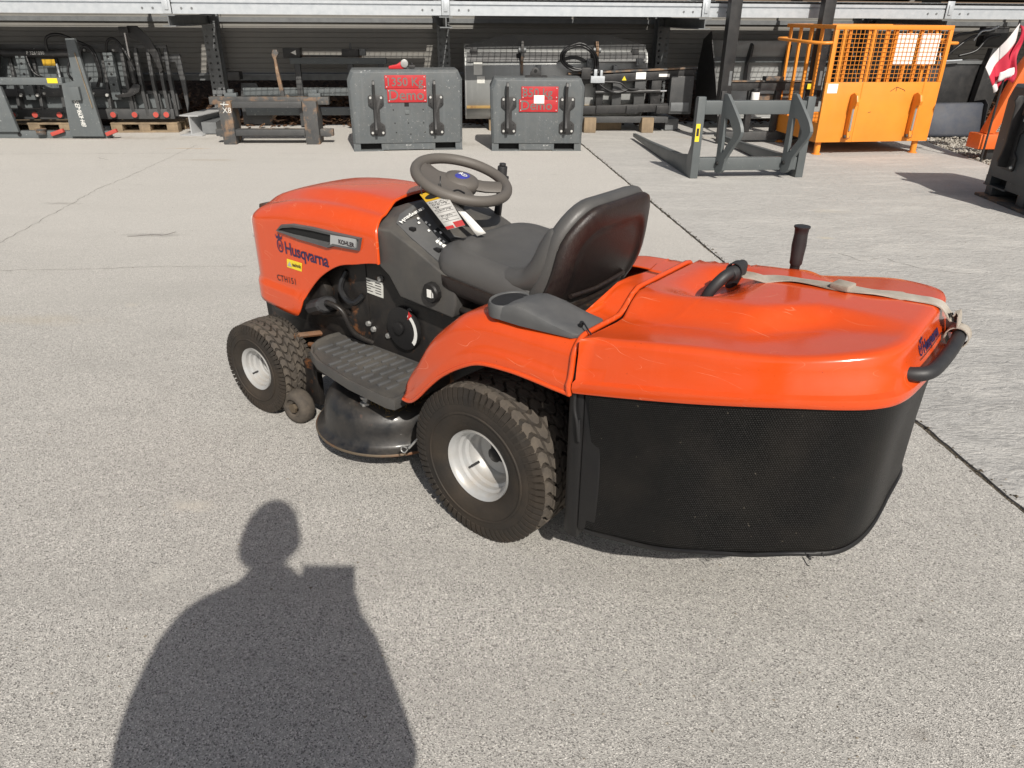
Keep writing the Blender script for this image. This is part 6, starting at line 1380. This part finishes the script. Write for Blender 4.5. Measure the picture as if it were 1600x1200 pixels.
o = b.build('wire_mesh', 'cage_orange', t, smooth=0); o['kind'] = 'stuff'
for x0, x1 in ((.74, .96), (1.01, 1.235)): MB().box(x0, x1, .0165, .0205, .945, 1.245).build('white_board', 'white_paper', t)
# left side railing, handrails
for y0 in (.28, .52, .76, 1.0): MB().box(.004, .03, y0, y0 + .035, .34, Z2 - .04).build('side_bar', 'cage_orange', t)
MB().box(.0, .035, .04, CD, Z2 - .04, Z2).build('side_top_rail', 'cage_orange', t, bevel=.004); MB().box(CW - .035, CW, .041, CD, Z2 - .04, Z2).build('side_top_rail', 'cage_orange', t, bevel=.004)
for y0 in (.35, .70, 1.0): MB().box(CW - .03, CW - .004, y0, y0 + .035, .34, Z2 - .0405).build('side_bar', 'cage_orange', t)
MB().box(.036, CW - .036, CD - .04, CD, Z2 - .04, Z2).build('rear_rail', 'cage_orange', t, bevel=.004)
for x0 in (.30, .72, 1.1): MB().box(x0, x0 + .03, CD - .035, CD - .008, .341, Z2 - .041).build('rear_bar', 'cage_orange', t)
MB().tube(catmull([(.02, .02, 1.155), (-.10, .04, 1.15), (-.22, .25, 1.16), (-.22, .75, 1.17), (-.12, .98, 1.17), (.015, 1.02, 1.17)], 7), .017, 10).build('hand_rail', 'cage_orange', t, smooth=60)
MB().tube(catmull([(CW - .02, .03, 1.15), (CW + .12, .06, 1.15), (CW + .16, .3, 1.15), (CW + .15, .8, 1.15), (CW - .01, 1.0, 1.15)], 7), .017, 10).build('hand_rail', 'cage_orange', t, smooth=60)
MB().tube([(.70, .06, 1.185), (1.34, .06, 1.185)], .014, 8).build('latch_bar', 'cage_orange', t)
for hx_ in (.33, 1.075):
    hk = [(.0, .19), (-.05, .17), (-.085, .20), (-.07, .26), (-.075, .48), (-.09, .53), (-.13, .535), (-.145, .575), (-.12, .64), (-.06, .665), (.0, .64)]
    h_ = MB().prism([(y - .0005, z) for y, z in hk], 0, hx_ - .014, hx_ + .018).build('hook', 'cage_orange', t, bevel=.005)
    MB().bar((hx_ + .002, -.081, .27), (hx_ + .002, -.079, .50), .020, .006, up=(0, 1, 0)).build('worn_hook_face', 'galvanised_small', h_)
    MB().cyl((hx_ - .03, -.045, .205), (hx_ + .035, -.045, .205), .020, n=12).build('hook_pin', 'rusty_paint', t)
MB().box(.03, .145, -.0022, -.0004, .655, .75).build('paper_note', 'white_paper', t)
b = MB()
for (x0, z0, x1, z1) in ((.77, .67, .84, .715), (.84, .715, .93, .685), (.93, .685, .945, .67), (.84, .715, .838, .67), (.56, .45, .59, .46)): b.bar((x0, -.0012, z0), (x1, -.0012, z1), .0015, .005, up=(0, 0, 1))
b.build('pen_marks', 'dark_print', t, smooth=0)
# ---- dark buckets and grapple at the right end
t = base('loader_bucket', 'slate blue loader bucket shell on the gravel beside the work basket', 'loader bucket', 1457, 216, 6)
b = MB(); pr = [(.14, .42), (.10, .40), (.03, .05), (.04, .01), (.10, .0), (.45, .0)]; b.grid(lambda x, k: (x, pr[k][0], pr[k][1]), [-.25, .66], list(range(6))); b.build('bucket_skin', 'slate_blue', t, smooth=30, solid=.01)
for x0 in (-.262, .661): MB().prism([(.0, .12), (.05, .02), (.35, .0), (.40, .40), (.10, .46), (.02, .40)], 0, x0, x0 + .011).build('side_plate', 'implement_black', t)
t = base('hydraulic_grapple', 'black hydraulic grapple with steel pipes and hoses behind the flag', 'grapple', loc=(gnd(1457, 216).x, gnd(1457, 216).y + .45, .0), yaw=6)
MB().prism([(-.10, .20), (.75, .20), (.78, .80), (.62, .92), (.05, .90), (-.15, .60)], 1, .0, .05).build('jaw_plate', 'implement_black', t, bevel=.006)
MB().prism([(.62, .30), (.86, .20), (.95, .75), (.86, 1.05), (.70, 1.05), (.66, .8)], 1, -.12, -.02).build('jaw_arm', 'implement_black', t, bevel=.008)
MB().box(.0, .70, -.02, -.001, .86, .90).build('pipe_rail', 'galvanised_dull', t)
for q in ([(.05, -.05, .90), (.08, -.08, 1.10), (.20, -.08, 1.20), (.45, -.06, 1.24), (.75, -.05, 1.30)], [(.10, -.05, .92), (.22, -.08, 1.05), (.40, -.08, 1.18), (.62, -.06, 1.22)], [(-.10, -.04, 1.30), (-.02, -.07, 1.22), (.02, -.08, 1.05), (-.02, -.06, .92)], [(.30, -.06, .96), (.50, -.08, 1.02), (.62, -.07, 1.16), (.80, -.06, 1.20)]): MB().tube(catmull(q, 6), .017, 8).build('hydraulic_hose', 'hose_black', t, smooth=60)
for q in ([(.02, -.07, 1.02), (.03, -.09, .93), (.10, -.09, .90), (.34, -.08, .91)], [(.44, -.07, 1.14), (.50, -.09, 1.24), (.62, -.09, 1.26), (.72, -.09, 1.30)]): MB().tube(catmull(q, 6), .011, 8).build('steel_pipe', 'galvanised', t, smooth=60)
MB().prism([(.05, .95), (.30, .98), (.24, 1.18), (.12, 1.16)], 1, .06, .12).build('rotator_head', 'implement_black', t, bevel=.01); MB().box(.62, .95, .0, .14, 1.06, 1.30).build('manifold', 'implement_black', t, bevel=.02)
t = base('machine_frame', 'orange machine frame leaning behind the dark ballast block', 'machine frame', loc=(5.10, 8.35, 0), yaw=4)
MB().prism([(.0, .28), (.10, .28), (.36, .92), (.62, .95), (.62, 1.08), (.26, 1.05), (.22, .98)], 1, .0, .12).build('frame_arm', 'machine_orange', t, bevel=.01)
MB().box(-.06, .30, -.02, .20, .12, .275).build('frame_foot', 'machine_orange', t, bevel=.01); MB().box(.30, .8, .02, .1, .55, .62).build('frame_bar', 'machine_orange', t, bevel=.008)
MB().box(.1, .7, .04, .14, .0, .119).build('frame_sole', 'implement_black', t, bevel=.006); MB().cyl((.45, -.01, 1.0), (.45, .13, 1.0), .05, n=16).build('pivot', 'implement_black', t)
# ---- warning flag
t = base('warning_flag', 'red and white warning flag drooping from a thin pole', 'flag', loc=(5.02, 8.28, 0), yaw=0)
MB().cyl((.06, .0, .0), (.06, .0, 1.385), .011, n=10).build('flag_pole', 'implement_black', t)
def flag_pt(s, tt):   # s along the pole edge (down), tt outwards; cloth hangs in folds
    top = Vector((.06, -.012, 1.355)); dn = Vector((0.03, 0, -.52))
    sag = Vector((-.30 * tt * (1 - .25 * s) + .10 * s * tt, -.05 * math.sin(tt * 7 + s * 2) * tt, -.50 * tt * (1 - .35 * s)))
    return top + dn * s * (1 - .25 * tt) + sag * .82
for (t0, t1, s0, s1, m_, nm) in ((0, .55, 0, .34, 'flag_white', 'white_field'), (.55, 1, 0, .34, 'flag_white', 'white_field'), (0, .72, .34, 1, 'flag_red', 'red_field'), (.72, 1.0, .34, .72, 'flag_red', 'red_field'), (.72, 1.0, .72, 1, 'flag_white', 'white_field')):
    b = MB(); b.grid(lambda a, c: flag_pt(c, a), frange(t0, t1, 12), frange(s0, s1, 10)); b.build(nm, m_, t, smooth=60, solid=.002)
b = MB(); b.grid(lambda a, c: Vector((.06 + .075 * a + .02 * math.sin(c * 9), -.02 - .03 * math.sin(a * 4 + c * 5), 1.34 - .50 * c - .05 * a)), frange(0, 1, 6), frange(0, 1, 14)); b.build('red_field', 'flag_red', t, smooth=60, solid=.002)
b = MB(); b.grid(lambda a, c: Vector((-.04 + .17 * a, -.045 - .03 * math.sin(a * 5 + 1), .90 + .05 * a - .09 * c)), frange(0, 1, 8), frange(0, 1, 5)); b.build('white_field', 'flag_white', t, smooth=60, solid=.002)

# ---- goods lying on the rack deck
ZD = 1.5605
def rackthing(name, label, cat, a, d_, yaw=0.0, group=None):
    p = rk(a, d_, ZD); return thing(name, label, cat, p, RYAW + R(yaw), group)
def board_stack(a, label, n=4, W=1.35):
    t = rackthing('board_stack', label, 'board stack', a, .40)
    for k in range(n):
        for j in range(6): MB().box(.0, W, j * .16, j * .16 + .145, k * .075 + .045, k * .075 + .072).build('plank', 'brown_board', t, bevel=.002)
        for x0 in (.05, W / 2 - .04, W - .13): MB().box(x0, x0 + .08, .01, .94, k * .075, k * .075 + .0445).build('bearer', 'brown_board', t)
board_stack(.55, 'stack of red-brown boards on the rack above the wide bucket', 5); board_stack(1.95 - .02, 'stack of red-brown boards on the rack beside the clamp above the mast', 5, 1.05)
t = rackthing('tine_bar', 'dark tine bar with red capped ends on the rack deck', 'tine bar', -1.75, .30)
MB().box(.0, 1.62, .02, .14, .02, .13).build('socket_beam', 'implement_black', t, bevel=.008)
for k in range(7):
    x0 = .12 + k * .225; c = MB().cyl((x0, -.03, .045), (x0, .02, .045), .040, n=16).build('tine_socket', 'galvanised_dull', t); MB().cyl((x0, -.036, .045), (x0, -.0305, .045), .036, n=16).build('red_cap', 'cap_red', c)
MB().box(.0, 1.62, .16, .22, .0, .16).build('back_plate', 'implement_charcoal', t)
t = rackthing('timber_crate', 'long dark timber crate lying on the rack over the tubular frame', 'crate', -2.95, .30)
for k in range(4): MB().box(.0, 1.05, .0 + k * .12, .11 + k * .12, .02, .10).build('board', 'brown_board', t, bevel=.003)
for x0 in (.02, .92): MB().box(x0, x0 + .1, .0, .48, .0, .0195).build('bearer', 'brown_board', t)
def shelf_bucket(a, W, H, label, m='implement_charcoal', d_=.36):
    t = rackthing('loader_bucket', label, 'loader bucket', a, d_); pr = [(.0, H), (-.02, H * .7), (.0, H * .3), (.10, .05), (.25, .0), (.85, .0)]
    b = MB(); b.grid(lambda x, k: (x, pr[k][0], pr[k][1]), [0, W], list(range(6))); b.build('bucket_skin', m, t, smooth=30, solid=.012)
    for x0 in (-.013, W + .001): MB().prism([(.0, H), (-.02, H * .7), (.0, H * .3), (.10, .05), (.25, .0), (.85, .0), (.55, H)], 0, x0, x0 + .012).build('side_plate', m, t)
    for x0 in (W * .3, W * .7): MB().prism([(-.02, H * .3), (-.10, H * .4), (-.10, H * .6), (-.015, H * .75)], 0, x0, x0 + .03).build('hitch_ear', m, t)
shelf_bucket(3.25, 1.7, .75, 'dark grey bucket stored on the rack deck above the fork mast', 'implement_grey')
shelf_bucket(5.25, .60, .5, 'small black bucket stored on the rack above the work basket', 'implement_black')
shelf_bucket(6.35, 2.1, .8, 'long black bucket stored on the rack above the flag', 'implement_black')
shelf_bucket(-5.9, 2.2, .7, 'grey bucket stored on the rack deck above the grapple fork', 'implement_charcoal', .45)
# ------------------------------------------------------------------ the photographer, standing behind the camera; his shadow falls into the picture
PX, PY = -0.185, -0.22
person = thing('person', 'person in a dark jacket holding a phone up in both hands', 'person', (PX, PY, 0), 0)
ph_c = Vector((0.0, -0.014, CAM_H)) ; tiltx = Matrix.Rotation(-PITCH, 4, 'X')
phone = thing('phone', 'slim black phone held sideways in both hands', 'phone', (0, 0, CAM_H), 0)
phone.rotation_euler = (-PITCH, 0, 0)
MB().box(-.142, .007, -.018, -.010, -.068, .004).build('phone_body', 'phone_black', phone, bevel=.0038)
MB().box(-.137, .002, -.0188, -.0182, -.064, .0).build('phone_screen', 'phone_black', phone)
def skin_body(name, verts, edges, radii, root, m, parent, sub=2):
    me = bpy.data.meshes.new(name); me.from_pydata(verts, edges, []); me.update()
    ob = bpy.data.objects.new(name, me); COL.objects.link(ob); ob.parent = parent
    md = ob.modifiers.new('skin', 'SKIN'); md.use_smooth_shade = True
    for i, r in enumerate(radii):
        sv_ = me.skin_vertices[0].data[i]; sv_.radius = r if isinstance(r, tuple) else (r, r); sv_.use_root = (i == root)
    s_ = ob.modifiers.new('sub', 'SUBSURF'); s_.levels = sub; s_.render_levels = sub
    me.materials.append(MATS[m]); return ob
hl = Vector((-.150 - PX, -.020 - PY, CAM_H - .040)); hr = Vector((-.012 - PX, -.022 - PY, CAM_H - .070))
V = [(0, 0, .93), (0, .0, 1.08), (0, -.01, 1.25), (0, -.01, 1.39), (0, .0, 1.50), (0, .02, 1.57),          # 0-5 pelvis..neck
     (-.09, -.01, 1.42), (-.178, -.01, 1.38), (-.262, -.02, 1.04), tuple(hl + Vector((-.012, -.05, -.055))),      # 6-9 left arm
     (.09, -.01, 1.43), (.180, -.01, 1.40), (.275, -.01, 1.04), tuple(hr + Vector((.012, -.05, -.055))),            # 10-13 right arm
     (-.10, 0, .86), (-.12, .02, .48), (-.13, -.02, .09), (.10, 0, .86), (.12, .02, .48), (.13, -.02, .09)]       # legs
E_ = [(0, 1), (1, 2), (2, 3), (3, 4), (4, 5), (3, 6), (6, 7), (7, 8), (8, 9), (3, 10), (10, 11), (11, 12), (12, 13), (0, 14), (14, 15), (15, 16), (0, 17), (17, 18), (18, 19)]
RAD = [(.205, .15), (.200, .15), (.185, .145), (.165, .13), .080, .055, (.115, .115), .092, .075, .050, (.125, .125), .098, .078, .050, .105, .070, .050, .105, .070, .050]
skin_body('body', V, E_, RAD, 0, 'jacket', person)
# head with face, ears and hair
hd = Vector((0, .025, 1.668)); b = MB(); rings = []
for k in range(13):
    a = math.pi * k / 12; z = .118 * math.cos(a); wv = math.sin(a) ** .85
    ring = []
    for j in range(20):
        q = 2 * math.pi * j / 20; x = .076 * wv * math.cos(q); y = .096 * wv * math.sin(q)
        if z < 0: x *= 1 - .22 * (-z / .118); y = y * (1 - .12 * (-z / .118))
        if abs(q - math.pi / 2) < .2 and -.05 < z < .02: y += .022 * (1 - abs(z + .015) / .04)
        ring.append(hd + Vector((x, y, z)))
    rings.append(ring)
b.loft(rings, True, True); head = b.build('head', 'skin', person, smooth=60)
for sx in (-1, 1):
    MB().lathe([(.0, .012), (.02, .008), (.028, .0), (.02, -.008), (.0, -.010)], 14, Matrix.Translation(hd + Vector((sx * .079, -.005, -.005))) @ Matrix.Rotation(R(90), 4, 'Z')).build('ear', 'skin', head, smooth=60)
    MB().lathe([(.0, .010), (.008, .006), (.010, .0)], 12, Matrix.Translation(hd + Vector((sx * .03, .086, .012)))).build('eye', 'phone_black', head, smooth=60)
MB().box(hd.x - .024, hd.x + .024, hd.y + .078, hd.y + .086, hd.z - .062, hd.z - .054).build('mouth', 'cap_red', head, bevel=.002)
b = MB(); rings = []
for k in range(8):
    a = math.pi * .56 * k / 7; rings.append([hd + Vector((.086 * math.sin(a) ** .9 * math.cos(2 * math.pi * j / 20), .104 * math.sin(a) ** .9 * math.sin(2 * math.pi * j / 20) - .012, .128 * math.cos(a) + (.05 * max(0, math.sin(2 * math.pi * j / 20)) * (k / 7)))) for j in range(20)])
b.loft(rings, True, True); b.build('hair', 'hair', head, smooth=60)
for hp_, sx in ((hl, -1), (hr, 1)):
    fv = [tuple(hp_ + Vector((sx * .012, -.05, -.045))), tuple(hp_ + Vector((sx * .008, -.022, -.022)))]; fe = [(0, 1)]; fr = [.032, (.036, .022)]
    for f_ in range(4):
        b0 = hp_ + Vector((sx * .006, -.016, .018 - f_ * .017)); i0 = len(fv)
        fv += [tuple(b0), tuple(b0 + Vector((sx * .004, .012, .0))), tuple(b0 + Vector((-sx * .014, .0135 - .002, 0))), tuple(b0 + Vector((-sx * (.030 - .004 * f_), .0115 - .002, 0)))]
        fe += [(1, i0), (i0, i0 + 1), (i0 + 1, i0 + 2), (i0 + 2, i0 + 3)]; fr += [.009, .0085, .008, .007]
    i0 = len(fv); b0 = hp_ + Vector((sx * .002, -.030, -.018)); fv += [tuple(b0), tuple(b0 + Vector((-sx * .018, -.006, .010))), tuple(b0 + Vector((-sx * .036, -.003, .018)))]; fe += [(1, i0), (i0, i0 + 1), (i0 + 1, i0 + 2)]; fr += [.011, .0095, .008]
    skin_body('hand', fv, fe, fr, 0, 'skin', person, 1)
for sx in (-1, 1):
    b = MB(); sec = lambda y, w_, h_: [Vector((sx * .13 + w_ * math.cos(2 * math.pi * k / 14), y, max(0.0, h_ * .5 + h_ * .5 * math.sin(2 * math.pi * k / 14)))) for k in range(14)]
    b.loft([sec(-.10, .03, .05), sec(-.085, .045, .09), sec(-.02, .05, .11), sec(.06, .048, .085), sec(.14, .046, .06), sec(.175, .03, .04)], True, True); b.build('shoe', 'shoe', person, smooth=60)
    b = MB(); rings = []
    for z, r_ in ((.10, .085), (.30, .095), (.50, .102), (.70, .118), (.90, .135)):
        cxp = sx * interp([.1, .5, .9], [.13, .122, .085], z); rings.append([Vector((cxp + r_ * math.cos(2 * math.pi * k / 18), r_ * 1.05 * math.sin(2 * math.pi * k / 18), z)) for k in range(18)])
    b.loft(rings, True, True); b.build('trouser_leg', 'trousers', person, smooth=60)
